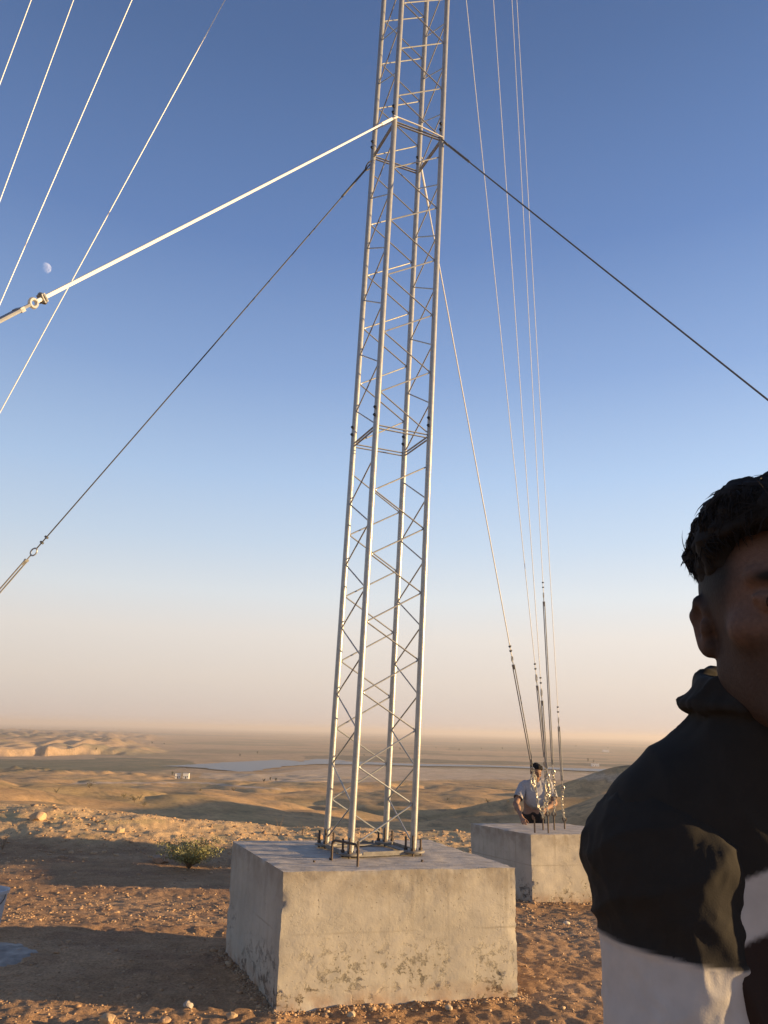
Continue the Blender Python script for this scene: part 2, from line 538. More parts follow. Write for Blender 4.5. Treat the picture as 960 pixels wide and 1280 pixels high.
# soil and cover colours
x, y, z = V[:, 0], V[:, 1], V[:, 2]
r = np.hypot(x, y)
def lerp(C, c, m): return C * (1 - m[:, None]) + np.array(c) * m[:, None]
C = np.tile(np.array([.345, .210, .113]), (len(V), 1))
C = lerp(C, (.41, .26, .145), ss(-.1, .5, fbm(x / 1.4, y / .9, 4, 101)) * .8)
C = lerp(C, (.27, .16, .092), ss(.1, .6, fbm(x / .8, y / .5, 4, 103)) * .7)
bank = ss(12.6, 13.8, y + .4 * n2(x, y, 3)) * (1 - ss(24, 60, r))
C = lerp(C, (.62, .42, .215), bank * .9)
C = lerp(C, (.40, .33, .14), bank * ss(.25, .6, fbm(x / .7, y / .7, 3, 107)) * .35)
hl = ss(20, 60, r)
C = lerp(C, (.45, .285, .135), hl)
C = lerp(C, (.36, .25, .115), hl * ss(-.1, .5, fbm(x / 70, y / 90, 5, 111, .6)))
C = lerp(C, (.47, .30, .14), hl * ss(.1, .6, fbm(x / 110, y / 60, 5, 117, .6)) * .8)
C = lerp(C, (.16, .135, .075), hl * (1 - ss(700, 1000, r)) * ss(.42, .8, fbm(x / 14, y / 18, 5, 113, .75)) * .6)
pl = ss(850, 1100, r)
fl = np.degrees(np.arctan2(x, y))
C = lerp(C, (.36, .25, .15), pl)
C = lerp(C, (.23, .19, .115), pl * ss(.0, .35, n2(x / 500, y / 330, 121) + .5 * n2(x / 120, y / 70, 122)) * .9)
C = lerp(C, (.43, .30, .18), pl * ss(.05, .4, n2(x / 700, y / 260, 123) + .4 * n2(x / 150, y / 60, 124)) * .8)
far = ss(2500, 5000, r)
C = lerp(C, (.20, .175, .13), far * ss(.05, .3, n2(x / 2400, y / 1500, 125) + .5 * n2(x / 700, y / 350, 126)) * .85)
gr_ = np.zeros(len(V)); gz_ = np.abs(np.gradient(TZ, axis=0) / np.maximum(np.gradient(TR, axis=0), 1e-6)); gr_[:-1] = gz_.ravel()
C = lerp(C, (.40, .275, .165), ss(.25, .7, gr_) * ss(1200, 1350, r) * (1 - ss(2000, 2300, r)) * .9)
pu, pv = pix(x, y, z)
front = (y > 40)
def region(poly, c, m=1.0, nz=.0, w=None):
    """ground cover inside a field whose corners are known from the photograph, laid on the land"""
    global C
    jx = pu + 6 * n2(x / 60, y / 60, 131) ; jy = pv + 1.1 * n2(x / 60, y / 80, 132)
    k = (in_poly(jx, jy, poly) & front).astype(float) * m
    if nz: k = k * (1 - nz * ss(-.2, .5, fbm(x / 40, y / 60, 4, 133, .7)))
    C = lerp(C, c, k)
region([(-60, 948), (60, 950), (150, 947), (235, 950), (245, 957), (200, 964), (90, 963), (-60, 966)], (.085, .10, .06), .9, .35)      # irrigated strip
region([(255, 966), (330, 968), (430, 958), (640, 962), (800, 970), (800, 976), (600, 974), (420, 978), (300, 976), (250, 972)], (.50, .40, .29), .75, .3)   # pale salt flat
region([(426, 944), (480, 946), (560, 950), (700, 953), (830, 957), (830, 961), (700, 957), (560, 954.5), (426, 951)], (.075, .085, .06), .9, .15)   # reed belt along the river
region([(380, 944), (440, 944), (440, 950), (380, 948)], (.09, .09, .06), .8, .2)
region([(560, 934), (960, 938), (960, 944), (560, 937.5)], (.12, .115, .075), .6, .3)
region([(420, 938), (620, 944), (760, 948), (760, 949.5), (620, 946.5), (420, 940)], (.13, .12, .08), .7, .2)
region([(90, 978), (240, 977.2), (350, 985), (350, 987), (240, 979.4), (90, 980)], (.48, .38, .28), .8)     # track past the farm
set_col(me, np.clip(C, 0, 1))
set_col(me, np.repeat((1 - ss(25, 60, r))[:, None], 3, 1), 'near')
ground = link_mesh('ground', me, ground_mat())
tag(ground, kind='structure')

# water sheets
WATER = bpy.data.materials.new('water'); WATER.use_nodes = True
nt = WATER.node_tree; nt.nodes.remove(nt.nodes['Principled BSDF'])
_d = nt.nodes.new('ShaderNodeBsdfDiffuse'); _d.inputs['Color'].default_value = (.06, .09, .11, 1)
_q = nt.nodes.new('ShaderNodeBsdfGlossy'); _q.inputs['Roughness'].default_value = .3; _q.inputs['Color'].default_value = (.9, .95, 1, 1)
_m = nt.nodes.new('ShaderNodeMixShader'); _m.inputs[0].default_value = .27
_n = nt.nodes.new('ShaderNodeTexNoise'); _n.inputs['Scale'].default_value = .12; _n.inputs['Detail'].default_value = 5
_g = nt.nodes.new('ShaderNodeNewGeometry'); nt.links.new(_g.outputs['Position'], _n.inputs['Vector'])
_b = nt.nodes.new('ShaderNodeBump'); _b.inputs['Strength'].default_value = .5; _b.inputs['Distance'].default_value = .8
nt.links.new(_n.outputs['Fac'], _b.inputs['Height']); nt.links.new(_b.outputs['Normal'], _q.inputs['Normal'])
nt.links.new(_d.outputs[0], _m.inputs[1]); nt.links.new(_q.outputs[0], _m.inputs[2]); nt.links.new(_m.outputs[0], nt.nodes['Material Output'].inputs['Surface'])
for nm, poly in (('lake', LAKE_W), ('river', RIVER_W)):
    me = bpy.data.meshes.new(nm)
    # wavy shore: refine the outline
    P = []
    for i in range(len(poly)):
        a = np.array(poly[i]); b = np.array(poly[(i + 1) % len(poly)])
        for t in np.linspace(0, 1, 9)[:-1]:
            q = a + (b - a) * t
            q = q + (9 if nm == 'lake' else 5) * np.array([float(fbm(q[0] / 40, q[1] / 40, 3, 201)), float(fbm(q[0] / 40, q[1] / 40, 3, 205))])
            P.append((q[0], q[1], ZW))
    me.from_pydata(P, [], [tuple(range(len(P)))])
    me.update()
    tag(link_mesh(nm, me, WATER), kind='structure')

# ------------------------------------------------------------------ concrete blocks
def block(name, corners, zb, zt, mtl, label, group, seed, cuts=44, amp=.0032):
    """corners: four (x,y) at the foot and four at the top, counter-clockwise"""
    lo, hi = corners
    n = cuts
    u = np.linspace(0, 1, n + 1)
    Vs = []; Fs = []; b = 0
    lo = np.array(lo, float); hi = np.array(hi, float)
    def P(a, b_, c):
        w = [(1 - a) * (1 - b_), a * (1 - b_), a * b_, (1 - a) * b_]
        pl_ = sum(np.multiply.outer(w[i], lo[i]) for i in range(4)); ph = sum(np.multiply.outer(w[i], hi[i]) for i in range(4))
        xy = pl_ * (1 - c)[..., None] + ph * c[..., None]
        return np.concatenate([xy, (zb + (zt - zb) * c)[..., None]], -1)
    A, B = np.meshgrid(u, u, indexing='ij'); O = np.zeros_like(A); I = O + 1
    for f, flip in ((P(A, O, B), 0), (P(I, A, B), 0), (P(A, I, B), 1), (P(O, A, B), 1), (P(A, B, I), 0), (P(A, B, O), 1)):
        ids = b + np.arange((n + 1) ** 2).reshape(n + 1, n + 1)
        q = np.stack([ids[:-1, :-1], ids[1:, :-1], ids[1:, 1:], ids[:-1, 1:]], -1).reshape(-1, 4)
        Fs.append(q[:, ::-1] if flip else q)
        Vs.append(f.reshape(-1, 3)); b += (n + 1) ** 2
    Vs = np.vstack(Vs); Fs = np.vstack(Fs)
    # cast surface: gentle waviness, chipped arrises
    cen = Vs.mean(0)
    d = np.stack([n3(Vs * 9, seed), n3(Vs * 9, seed + 1), n3(Vs * 9, seed + 2)], 1) * amp
    d += np.stack([n3(Vs * 40, seed + 3), n3(Vs * 40, seed + 4), n3(Vs * 40, seed + 5)], 1) * amp * .7
    tz = (Vs[:, 2] - zb) / (zt - zb)
    d[:, :2] += (np.clip(.10 - tz, 0, 1) * .35)[:, None] * (Vs[:, :2] - cen[:2]) / .75 * (.5 + n3(Vs * 6, seed + 6))[:, None]
    d[:, 2] *= .8
    g_ = np.tile(np.minimum(np.minimum(A, 1 - A), np.minimum(B, 1 - B)).ravel(), 6)
    chip = np.clip(n3(Vs * 13, seed + 8) + .5 * n3(Vs * 37, seed + 9) - .05, 0, 1) * np.exp(-g_ / .012) * .015
    low_ = np.clip(.16 - tz, 0, 1) / .16
    chip += low_ * np.clip(n3(Vs * 7, seed + 10) + .6 * n3(Vs * 25, seed + 11) - .1, 0, 1) * .030
    inn = np.concatenate([cen[:2] - Vs[:, :2], (cen[2] + .1 - Vs[:, 2])[:, None]], 1); inn /= np.linalg.norm(inn, axis=1)[:, None]
    d += inn * chip[:, None]
    Vs = Vs + d
    me = mesh_np(name, Vs, Fs, True)
    import bmesh
    bm = bmesh.new(); bm.from_mesh(me)
    bmesh.ops.remove_doubles(bm, verts=bm.verts, dist=.0005)
    bm.to_mesh(me); bm.free()
    me.polygons.foreach_set('use_smooth', np.ones(len(me.polygons), bool))
    me.set_sharp_from_angle(angle=math.radians(50))
    o = link_mesh(name, me, mtl)
    return tag(o, label, 'concrete block', group)


HB = .73
FL, FR, BLc = (-.545, 4.992), (.897, 5.355), (-1.075, 6.235)
BR = (FR[0] + (BLc[0] - FL[0]) * .9, FR[1] + (BLc[1] - FL[1]))
found = block('concrete_foundation', ([FL, FR, BR, BLc], [FL, FR, BR, BLc]), -.06, HB, concrete('cast_concrete', 0, HB, 2.0),
              'large pale concrete block in the foreground, carrying the four legs of the lattice mast', None, 3, 56)
# far anchor block with the other guys
A2 = np.array([1.855, 9.92]); u2 = np.array([math.cos(math.radians(13)), math.sin(math.radians(13))]); s2 = np.array([-.50, .866])
c2 = [A2, A2 + u2 * 1.35, A2 + u2 * 1.35 + s2 * 1.2, A2 + s2 * 1.2]
ZA = .40
farb = block('anchor_block', (c2, c2), -.52, ZA, concrete('anchor_concrete', -.34, ZA, 7.0, (.44, .40, .33)),
             'smaller concrete anchor block behind the mast, where five guy wires and their chains end', None, 13, 40)
# the guys that leave the picture end on blocks of the same make
def side_block(cx_, cy_, ang, seed, label, name='anchor_block'):
    a = math.radians(ang); u = np.array([math.cos(a), math.sin(a)]) * .5; s = np.array([-u[1], u[0]])
    c = np.array([cx_, cy_])
    cs = [c - u - s, c + u - s, c + u + s, c - u + s]
    g = H1(cx_, cy_)
    return block(name, (cs, cs), g - .06, .45, concrete('anchor_concrete', g, .45, seed, (.44, .40, .33)), label, None, seed, 16)

AA = onz(-300, 1070, .45)
side_block(AA[0], AA[1], 62, 21, 'concrete anchor block to the left of the mast, under the five left-hand guy wires')
AB_ = np.array([-2.04, .27]); AC_ = np.array([4.33, 3.01])
side_block(AB_[0], AB_[1], 62, 22, 'concrete anchor block close beside the camera on the left, holding the thick bright guy')
side_block(AC_[0], AC_[1], 60, 23, 'concrete anchor block to the right of the mast, holding the dark right-hand guy')

# staple of bent rebar cast in front of the near leg, and short rod ends
def staple(p0, p1, h, r, parent, name='lifting_loop'):
    p0, p1 = np.array(p0), np.array(p1); up = np.array([0, 0, 1.0])
    q = .035
    d = (p1 - p0) / np.linalg.norm(p1 - p0)
    pts = [p0 - up * .05, p0 + up * (h - q)]
    for a in np.linspace(0, math.pi / 2, 6)[1:]: pts.append(p0 + up * (h - q + q * math.sin(a)) + d * q * (1 - math.cos(a)))
    for a in np.linspace(math.pi / 2, 0, 6): pts.append(p1 + up * (h - q + q * math.sin(a)) - d * q * (1 - math.cos(a)))
    pts += [p1 - up * .05]
    MB().tube(pts, r, 10).build(name, RUST, parent)
L0 = onz(414.5, 1075.5, HB); L1 = onz(447, 1083, HB)
staple(L0, L1, .125, .008, found)
for px, py, hh in ((392, 1078, .012), (412, 1075, .014), (527, 1077, .012)):
    q = onz(px, py, HB)
    MB().tube([q - [0, 0, .03], q + [.004, 0, hh]], .008, 8).build('rebar_end', RUST, found)

# ------------------------------------------------------------------ lattice mast
TXc, TYc, TS, TA = -.051, 5.899, .47, .416
LEAN = np.array([.030, -.006, 1.0])
RAD = TS / math.sqrt(2)
CA = {'D': 45, 'A': 135, 'B': 225, 'C': 315}
def leg(k, z, off=0.0):
    a = math.radians(CA[k]) + TA
    return np.array([TXc + (RAD + off) * math.cos(a), TYc + (RAD + off) * math.sin(a), HB]) + LEAN * (z - HB)
ZTOP = 40.0
JZ = [3.83 + 2.86 * i for i in range(13)]
mast = empty('lattice_mast', (TXc, TYc, HB), 'tall slender galvanised lattice mast with four tubular legs, standing on the foreground block', 'mast')
LR = .0235
for k in 'ABCD':
    lg = MB().tube([leg(k, z) for z in (HB + .035, 3.83, 6.69, 12.4, 21, 30, ZTOP)], LR, 14).build('leg', GALV, mast)
# footings
RAIL = mat('weathered_plate', (.20, .185, .165), .6, .2, .25, 30)
ang0 = TA
ex = np.array([math.cos(TA), math.sin(TA), 0]); ey = np.array([-math.sin(TA), math.cos(TA), 0])
for k in 'ABCD':
    p = leg(k, HB + .026)
    pm = MB().lathe(p - [0, 0, .008], [(.078, 0), (.08, .003), (.08, .011), (.076, .014)], 24).build('base_plate', RAIL, mast)
    for i in range(4):
        a = math.radians(45 + 90 * i) + TA + .3
        q = p + np.array([.052 * math.cos(a), .052 * math.sin(a), 0])
        b = MB().tube([q - [0, 0, .05], q + [0, 0, .080 + .012 * ((i * 7) % 3)]], .0075, 8)
        b.tube([q + [0, 0, .006], q + [0, 0, .022]], .015, 6)
        b.build('anchor_bolt', RUST, mast)
for a, b in (('A', 'B'), ('B', 'C'), ('C', 'D'), ('D', 'A')):
    p, q = leg(a, HB + .012), leg(b, HB + .012)
    d = (q - p) / np.linalg.norm(q - p); n = np.cross(d, [0, 0, 1])
    m = MB()
    m.box((p + q) / 2, d * (np.linalg.norm(q - p) / 2 - .05), n * .03, np.array([0, 0, .005]))
    m.box((p + q) / 2 + n * .028 + [0, 0, .0145], d * (np.linalg.norm(q - p) / 2 - .083), n * .003, np.array([0, 0, .009]))
    m.build('base_rail', RAIL, mast, smooth=False)
# lattice: each face of each section is one bent rod
def zig(a, b, nodes, name='brace'):
    """nodes: list of (leg, z); rod runs from leg to leg with a rounded bend welded on the leg"""
    pts = []
    for i, (k, z) in enumerate(nodes):
        o = b if k == a else a
        P0 = leg(k, z); d = leg(o, z) - P0; d /= np.linalg.norm(d)
        c = P0 + d * (LR + .004)
        if 0 < i < len(nodes) - 1:
            for s in (-1, -.5, 0, .5, 1): pts.append(c + d * .018 * s * s + LEAN * (s * .017))
        else: pts.append(c)
    return MB().tube(pts, .0058, 7).build(name, GALV, mast)
FACES = [('B', 'C', 0), ('A', 'D', 1), ('A', 'B', 1), ('C', 'D', 0)]
for s in range(13):
    z0, z1 = (HB + .08, JZ[0]) if s == 0 else (JZ[s - 1], JZ[s])
    z1 = min(z1, ZTOP - .1)
    h = .2505 if s == 0 else .2625
    for a, b, ty in FACES:
        # which leg holds the lowest node alternates between first and later sections
        first = {('B', 'C'): 'B', ('A', 'D'): 'D', ('A', 'B'): 'A', ('C', 'D'): 'C'}[(a, b)]
        if s > 0: first = b if first == a else a
        nodes = []; z = z0 + (.0 if s == 0 else .035); k = first
        while z < z1 - .02:
            nodes.append((k, z)); z += h; k = b if k == a else a
        if len(nodes) > 1: zig(a, b, nodes)
# section joints: doubled flat bars round the mast, black bolts above them
for i, z in enumerate(JZ):
    if z > ZTOP - .2: continue
    for a, b, _ in FACES:
        m = MB()
        for dz in (-.013, .013):
            p, q = leg(a, z + dz), leg(b, z + dz)
            d = (q - p) / np.linalg.norm(q - p); n = np.cross(d, [0, 0, 1])
            m.box((p + q) / 2, d * (np.linalg.norm(q - p) / 2 - LR), n * .0075, np.array([0, 0, .003]))
        m.build('joint_bar', GALV, mast, smooth=False)
    if i < 5:
        for k in 'ABCD':
            for dz in (.085, .15):
                p = leg(k, z + dz) - Rv * .010
                q = np.array([.25, .97, 0])
                MB().tube([p - q * .036, p - q * .030, p - q * .029, p + q * .029, p + q * .030, p + q * .036], [.013, .013, .009, .009, .013, .013], 6).build('joint_bolt', BOLT, mast)
MB().tube([leg('A', ZTOP - .02), leg('B', ZTOP - .02), leg('C', ZTOP - .02), leg('D', ZTOP - .02), leg('A', ZTOP - .02)], .012, 6).build('top_ring', GALV, mast)

# ------------------------------------------------------------------ guy wires
def perp(d):
    u = np.cross(d, [0, 0, 1.0]); u /= np.linalg.norm(u)
    return u, np.cross(u, d)
def at_row(P, Q, row):
    """fraction along P->Q that shows at photo row"""
    n = FPX * Uv - (CY - row) * Fv
    return -((P - CAM) @ n) / ((Q - P) @ n)
def chain(pts, mtl, parent, link=.052, r=.0052, wid=.014):
    """links threaded along a polyline"""
    P = [np.array(p, float) for p in pts]
    m = MB(); seg = []; tot = 0
    for a, b in zip(P, P[1:]): seg.append((tot, a, b)); tot += np.linalg.norm(b - a)
    n = max(2, int(tot / (link * .74)))
    for i in range(n):
        s = (i + .5) * tot / n
        for s0, a, b in seg[::-1]:
            if s >= s0: break
        d = (b - a) / np.linalg.norm(b - a); c = a + d * (s - s0)
        u, w = perp(d)
        ang = (math.pi / 2 if i % 2 else 0) + .5 * math.sin(i * 1.7)
        m.ring(c, d, math.cos(ang) * u + math.sin(ang) * w, link / 2, wid, r, 14, 6)
    return m.build('chain', mtl, parent)
def guy(top, anc, label, row_ring=None, t_ring=None, t_rod=.0, r=.0055, mtl=CABLE, group='guy wires of the mast', wrap=True, twin=.024, clip=(.07, .13), ringR=.035, chain_pts=None, col=None, tail=0):
    top = np.array(top, float); anc = np.array(anc, float)
    d = (top - anc) / np.linalg.norm(top - anc); u, w = perp(d)
    Ln = np.linalg.norm(top - anc)
    g = empty('guy_wire', anc, label, 'guy wire', group)
    tr = t_ring if t_ring is not None else at_row(anc, top, row_ring)
    R_ = anc + (top - anc) * tr
    # cable, hanging very slightly
    sag = .0012 * (Ln - tr * Ln)
    pts = []
    for t in np.linspace(0, 1, 26): pts.append(R_ + (top - R_) * t + np.array([0, 0, -sag * 4 * t * (1 - t)]))
    cb = MB().tube(pts, r, 7).build('cable', mtl, g)
    if wrap:                                    # grip wrapped round the leg and clips above the ring
        m = MB(); m.tube([top - d * .42, top - d * .05], r * 1.7, 7)
        m.ring(top - d * .02, d, u, .05, .035, r * 1.1, 16, 6)
        m.build('leg_grip', mtl, g)
    th_ = MB().ring(R_ - d * ringR, d, w, ringR, ringR * .8, .007, 20, 6)
    th_.build('thimble', GALV, g)
    if clip:
        for s in clip:
            q = R_ + d * s
            k_ = .55 + .45 * r / .0085; MB().box(q, d * .010 * k_, u * .013 * k_, w * .016 * k_).ring(q, u, w, .017 * k_, .02 * k_, .004 * k_, 12, 5).build('cable_clip', GALVD if mtl is not ROPE else GALV, g)
    # turnbuckle: two side bars between threaded ends
    e = anc + (top - anc) * t_rod
    ln = np.linalg.norm(R_ - e)
    tb = MB()
    a0 = R_ - d * (2 * ringR); a1 = e
    l2 = np.linalg.norm(a0 - a1)
    m0, m1 = a1 + d * .10, a1 + d * (l2 - .06)
    for s in (-1, 1):
        tb.tube([m0 + u * twin / 2 * s, m1 + u * twin / 2 * s], .0068, 7)
    for q in (m0, m1): tb.box(q, d * .010, u * (twin / 2 + .006), w * .008)
    tb.tube([a1, m0 + d * .05], .0058, 7); tb.tube([m1 - d * .05, a0], .0058, 7)
    tb.build('turnbuckle', GALV if mtl is not CABLE else GALV, g)
    MB().ring(e, d, u, .03, .022, .007, 16, 6).build('shackle', CHAIN, g)
    if chain_pts is not None: chain([e] + [np.array(p) for p in chain_pts], CHAIN, g)
    if tail:
        # spare cable left hanging in loops
        m = MB()
        for i in range(5):
            q = e - np.array([0, 0, .10 + .02 * i]) - np.array([0, .03, 0])
            a = np.array([math.cos(.5 * i), math.sin(.5 * i), 0.1 * i]); a /= np.linalg.norm(a)
            bb = np.cross(a, np.cross([0, 0, 1.0], a)); bb /= np.linalg.norm(bb)
            m.ring(q, a, bb, .035 + .006 * i, tail * (.8 + .08 * i), .0045, 26, 5)
        m.build('spare_cable_coil', CHAIN, g)
    return g

aD = lambda px, py: onz(px, py, ZA)
# anchor rods on the far block
RODS = [(668.5, 1041), (679, 1037.5), (685.5, 1041.5), (693, 1037.5), (706, 1036.5)]
rodtop = []
for i, (px, py) in enumerate(RODS):
    q = aD(px, py)
    hgt = (.16, .13, .20, .17, .10)[i]
    m = MB().tube([q - [0, 0, .08], q + [0, 0, hgt]], .010, 8)
    if i != 0: m.ring(q + [0, 0, hgt + .02], [0, 0, 1], [1, 0, 0], .026, .022, .008, 16, 6)
    m.build('anchor_rod', RUST, farb)
    rodtop.append(q + np.array([0, 0, hgt + .02]))

def tune(k, h, anc_px, anc_z, xt, yt, free='x'):
    """slide the anchor point along the block until the wire crosses the right place in the sky"""
    best = None
    for dx in np.linspace(-60, 60, 241):
        a = onz(anc_px[0] + dx, anc_px[1], anc_z); P = leg(k, h)
        t = at_row(a, P, yt); q = proj(a + (P - a) * t)
        if best is None or abs(q[0] - xt) < best[0]: best = (abs(q[0] - xt), a)
    return best[1]

# far block, first level and four upper levels
t4 = leg('D', 6.85, LR); 
an = np.array(aD(679, 1036.5)) + [0, 0, .05]
guy(t4, an, 'lowest guy on the far block, starting at the mast joint below the thin wires', row_ring=820, t_rod=at_row(an, t4, 962), r=.0062,
    chain_pts=[onz(671, 1012, ZA) * 0 + (CAM + ray(669.5, 985) * 10.35), CAM + ray(673, 1008) * 10.3, CAM + ray(680, 1022) * 10.3, rodtop[1]], tail=.07)
UP = [(690, 1036, 583, 843, 955, 'guy on the far block next to the lowest one, with the higher of two rings', None),
      (689, 1041, 617, 861, 970, 'guy on the far block whose ring sits just below the ring of its neighbour', .10),
      (695, 1037, 640, 741, 965, 'steep guy on the far block with the longest turnbuckle, reaching well above the horizon', None),
      (706, 1036, 646, 897, 985, 'rightmost guy on the far block, its short turnbuckle starting just above the horizon', None)]
for i, (ax_, ay_, xt, rr, rc, lab, tl) in enumerate(UP):
    a = onz(ax_, ay_, ZA + .04)
    best = None
    for h_ in np.arange(8, 39.5, .1):
        tp = leg('D', h_, LR); q = proj(a + (tp - a) * at_row(a, tp, 0))
        if best is None or abs(q[0] - xt) < best[0]: best = (abs(q[0] - xt), tp)
    tp = best[1]
    e = a + (tp - a) * at_row(a, tp, rc)
    rt = rodtop[i + 1]
    j = (e + rt) / 2 + np.array([.02 * (-1) ** i, 0, 0])
    guy(tp, a, lab, row_ring=rr, t_rod=at_row(a, tp, rc), r=.0042, chain_pts=[j, rt], wrap=False, twin=.019, tail=tl or 0, ringR=.045 if i in (0, 1) else .03)
# left block: the dark first-level guy and four bright upper ones
tA = leg('A', 6.62, LR)
aA = onz(-318, 1078, .45)
best = None
for dx in np.linspace(-120, 120, 121):
    a = onz(-300 + dx, 1068, .45); q = proj(a + (tA - a) * at_row(a, tA, 688))
    if best is None or abs(q[0] - 44) < best[0]: best = (abs(q[0] - 44), a)
aA = best[1]
guy(tA, aA, 'dark guy from the mast joint to the lower left, with twin rods at the edge', row_ring=686, t_rod=.03, r=.0058, mtl=GALVD, twin=.034, chain_pts=None)  # dark steel stands in for the cable's shaded underside
for h, xt, lab in ((39.0, 38, 'outermost of the four thin bright wires in the upper left corner of the sky'), (33.2, 92, 'second thin bright wire from the left edge in the upper left sky'),
                   (21.2, 165, 'third thin bright wire from the left edge, passing left of the moon'), (13.5, 282, 'thin bright wire passing right of the moon and crossing the thick guy')):
    a = tune('A', h, (-300, 1070), .45, xt, 0)
    guy(leg('A', h, LR), a, lab, t_ring=.10, t_rod=.02, r=.0046, wrap=False)
# near left: thick bright guy
tB = leg('B', 6.72, LR)
aB = np.array([-2.038, .272, .45])
guy(tB, aB, 'thick bright guy running to the left edge, with its clamp below the moon', row_ring=377, t_rod=.05, r=.0076, mtl=ROPE, twin=.026, ringR=.017, clip=(.035,))
MB().tube([leg('B', 6.73) - ex * .02 - ey * .03, (leg('B', 6.74) + leg('C', 6.70)) / 2 - ey * .032, leg('C', 6.69) - ey * .03], .006, 7).build('cable_wrap', ROPE, mast)
tC = leg('C', 6.66, LR)
aC = np.array([4.332, 3.013, .45])
guy(tC, aC, 'dark guy leaving the mast to the right and running down to the right edge', t_ring=.12, t_rod=.03, r=.0062, mtl=GALVD, twin=.034)  # shaded side of the cable put into its dark colour

# ------------------------------------------------------------------ stones
def ico(sub=1):
    import bmesh
    bm = bmesh.new(); bmesh.ops.create_icosphere(bm, subdivisions=sub, radius=1)
    V = np.array([v.co[:] for v in bm.verts]); F = np.array([[v.index for v in f.verts] for f in bm.faces]); bm.free()
    return V, F
IV, IF = ico(1)
IV = IV[:]
def scatter(n, fr, size, seed, squash=.6, xlim=.66, pts=None):
    g = np.random.default_rng(seed)
    rr = np.exp(g.uniform(math.log(fr[0]), math.log(fr[1]), n)); az = g.uniform(-xlim, xlim, n)
    x = rr * np.sin(az); y = rr * np.cos(az)
    # stones lie in drifts
    k = fbm(x / .9, y / .6, 3, 300 + seed) + g.uniform(-.9, .9, n) > -.25
    x, y = x[k], y[k]; n = len(x)
    if pts is not None: x, y = pts[:, 0], pts[:, 1]; n = len(x)
    s = np.clip(size * np.exp(g.normal(0, .5, n)), size * .4, size * 3.4)
    z = H(x, y) + s * g.uniform(-.12, .12, n)
    Rz = g.uniform(0, 6.28, n); c, sn = np.cos(Rz), np.sin(Rz)
    sc3 = np.stack([s * g.uniform(.75, 1.35, n), s * g.uniform(.6, 1.1, n), s * squash * g.uniform(.6, 1.3, n)], 1)
    V = IV[None] * (1 + g.uniform(-.38, .38, (n, len(IV), 1))) * sc3[:, None]
    V = np.stack([V[..., 0] * c[:, None] - V[..., 1] * sn[:, None], V[..., 0] * sn[:, None] + V[..., 1] * c[:, None], V[..., 2]], -1)
    V = V + np.stack([x, y, z], 1)[:, None]
    F = IF[None] + (np.arange(n) * len(IV))[:, None, None]
    t = g.uniform(0, 1, (n, 1)) ** 1.3
    C = np.array([.29, .18, .10]) * (1 - t) + np.array([.42, .285, .165]) * t
    return V.reshape(-1, 3), F.reshape(-1, 3), np.repeat(C, len(IV), 0)
parts = [scatter(11000, (4.2, 8.5), .0062, 1), scatter(120, (4.2, 9), .013, 2), scatter(11000, (7.5, 14), .0092, 3), scatter(80, (9, 14), .020, 4),
         scatter(7000, (12.6, 18.5), .017, 5), scatter(120, (13, 18), .030, 6)]
def crumbs(cs, n, seed, w=.10):
    g = np.random.default_rng(seed); out = []
    c = np.mean(cs, 0)
    for i in range(len(cs)):
        a, b_ = np.array(cs[i]), np.array(cs[(i + 1) % len(cs)])
        t_ = g.uniform(-.03, 1.03, (n, 1)); q = a + (b_ - a) * t_
        nn = np.array([(b_ - a)[1], -(b_ - a)[0]]); nn /= np.linalg.norm(nn)
        if nn @ (a - c) < 0: nn = -nn
        out.append(q + nn * np.abs(g.normal(0, w, (n, 1))))
    return np.vstack(out)
parts += [scatter(0, (5, 6), .0065, 31, pts=crumbs([FL, FR, BR, BLc], 520, 1, .045)), scatter(0, (5, 6), .011, 32, pts=crumbs([FL, FR, BR, BLc], 40, 2, .05)),
          scatter(0, (5, 6), .010, 33, pts=crumbs(c2, 300, 3, .07))]
b = 0; Vs = []; Fs = []; Cs = []
for v, f, c in parts: Vs.append(v); Fs.append(f + b); Cs.append(c); b += len(v)
me = mesh_np('gravel', np.vstack(Vs), np.vstack(Fs)); set_col(me, np.vstack(Cs))
tag(link_mesh('gravel', me, STONE), kind='stuff')

IV3, IF3 = ico(3)
def rock(px, py, sz, label, seed, group=None, c=(.52, .36, .22), flat=.7):
    p = hit(px, py)
    g = np.random.default_rng(seed)
    V = IV3 * np.array([1.15, .9, flat])
    n_ = n3(V * 1.3, seed)[:, None]; V = V * (1 + .35 * n_ + .14 * n3(V * 3.1, seed + 1)[:, None])
    for _ in range(6):                          # broken facets
        d = g.normal(size=3); d /= np.linalg.norm(d); lim = g.uniform(.55, .8)
        k = V @ d; V = V - np.clip(k - lim, 0, 9)[:, None] * d * .9
    V = V * sz + p + np.array([0, 0, sz * flat * .35])
    me = mesh_np('rock', V, IF3, True); me.set_sharp_from_angle(angle=math.radians(28))
    set_col(me, np.tile(c, (len(V), 1)))
    o = link_mesh('rock', me, STONE)
    return tag(o, label, 'rock', group)
rock(134, 1279, .043, 'pale orange rock by itself at the bottom edge of the picture, lit by the sun', 5, c=(0.452, 0.312, 0.172))
rock(205, 1277, .035, 'flat brown rock at the bottom edge, just right of the pale orange rock', 6, c=(0.351, 0.226, 0.133), flat=.5)
rock(288, 1272, .03, 'small tan rock near the bottom edge, left of the foundation corner', 7, c=(0.390, 0.265, 0.156))
rock(560, 1262, .026, 'cream stone lying at the foot of the sunlit foundation face', 8, c=(0.452, 0.359, 0.250))
rock(440, 1270, .024, 'small cream rock in front of the middle of the foundation face', 18, c=(0.452, 0.359, 0.234))
rock(235, 1258, .028, 'grey stone inside the shadow of the foundation', 9, c=(.34, .30, .26))
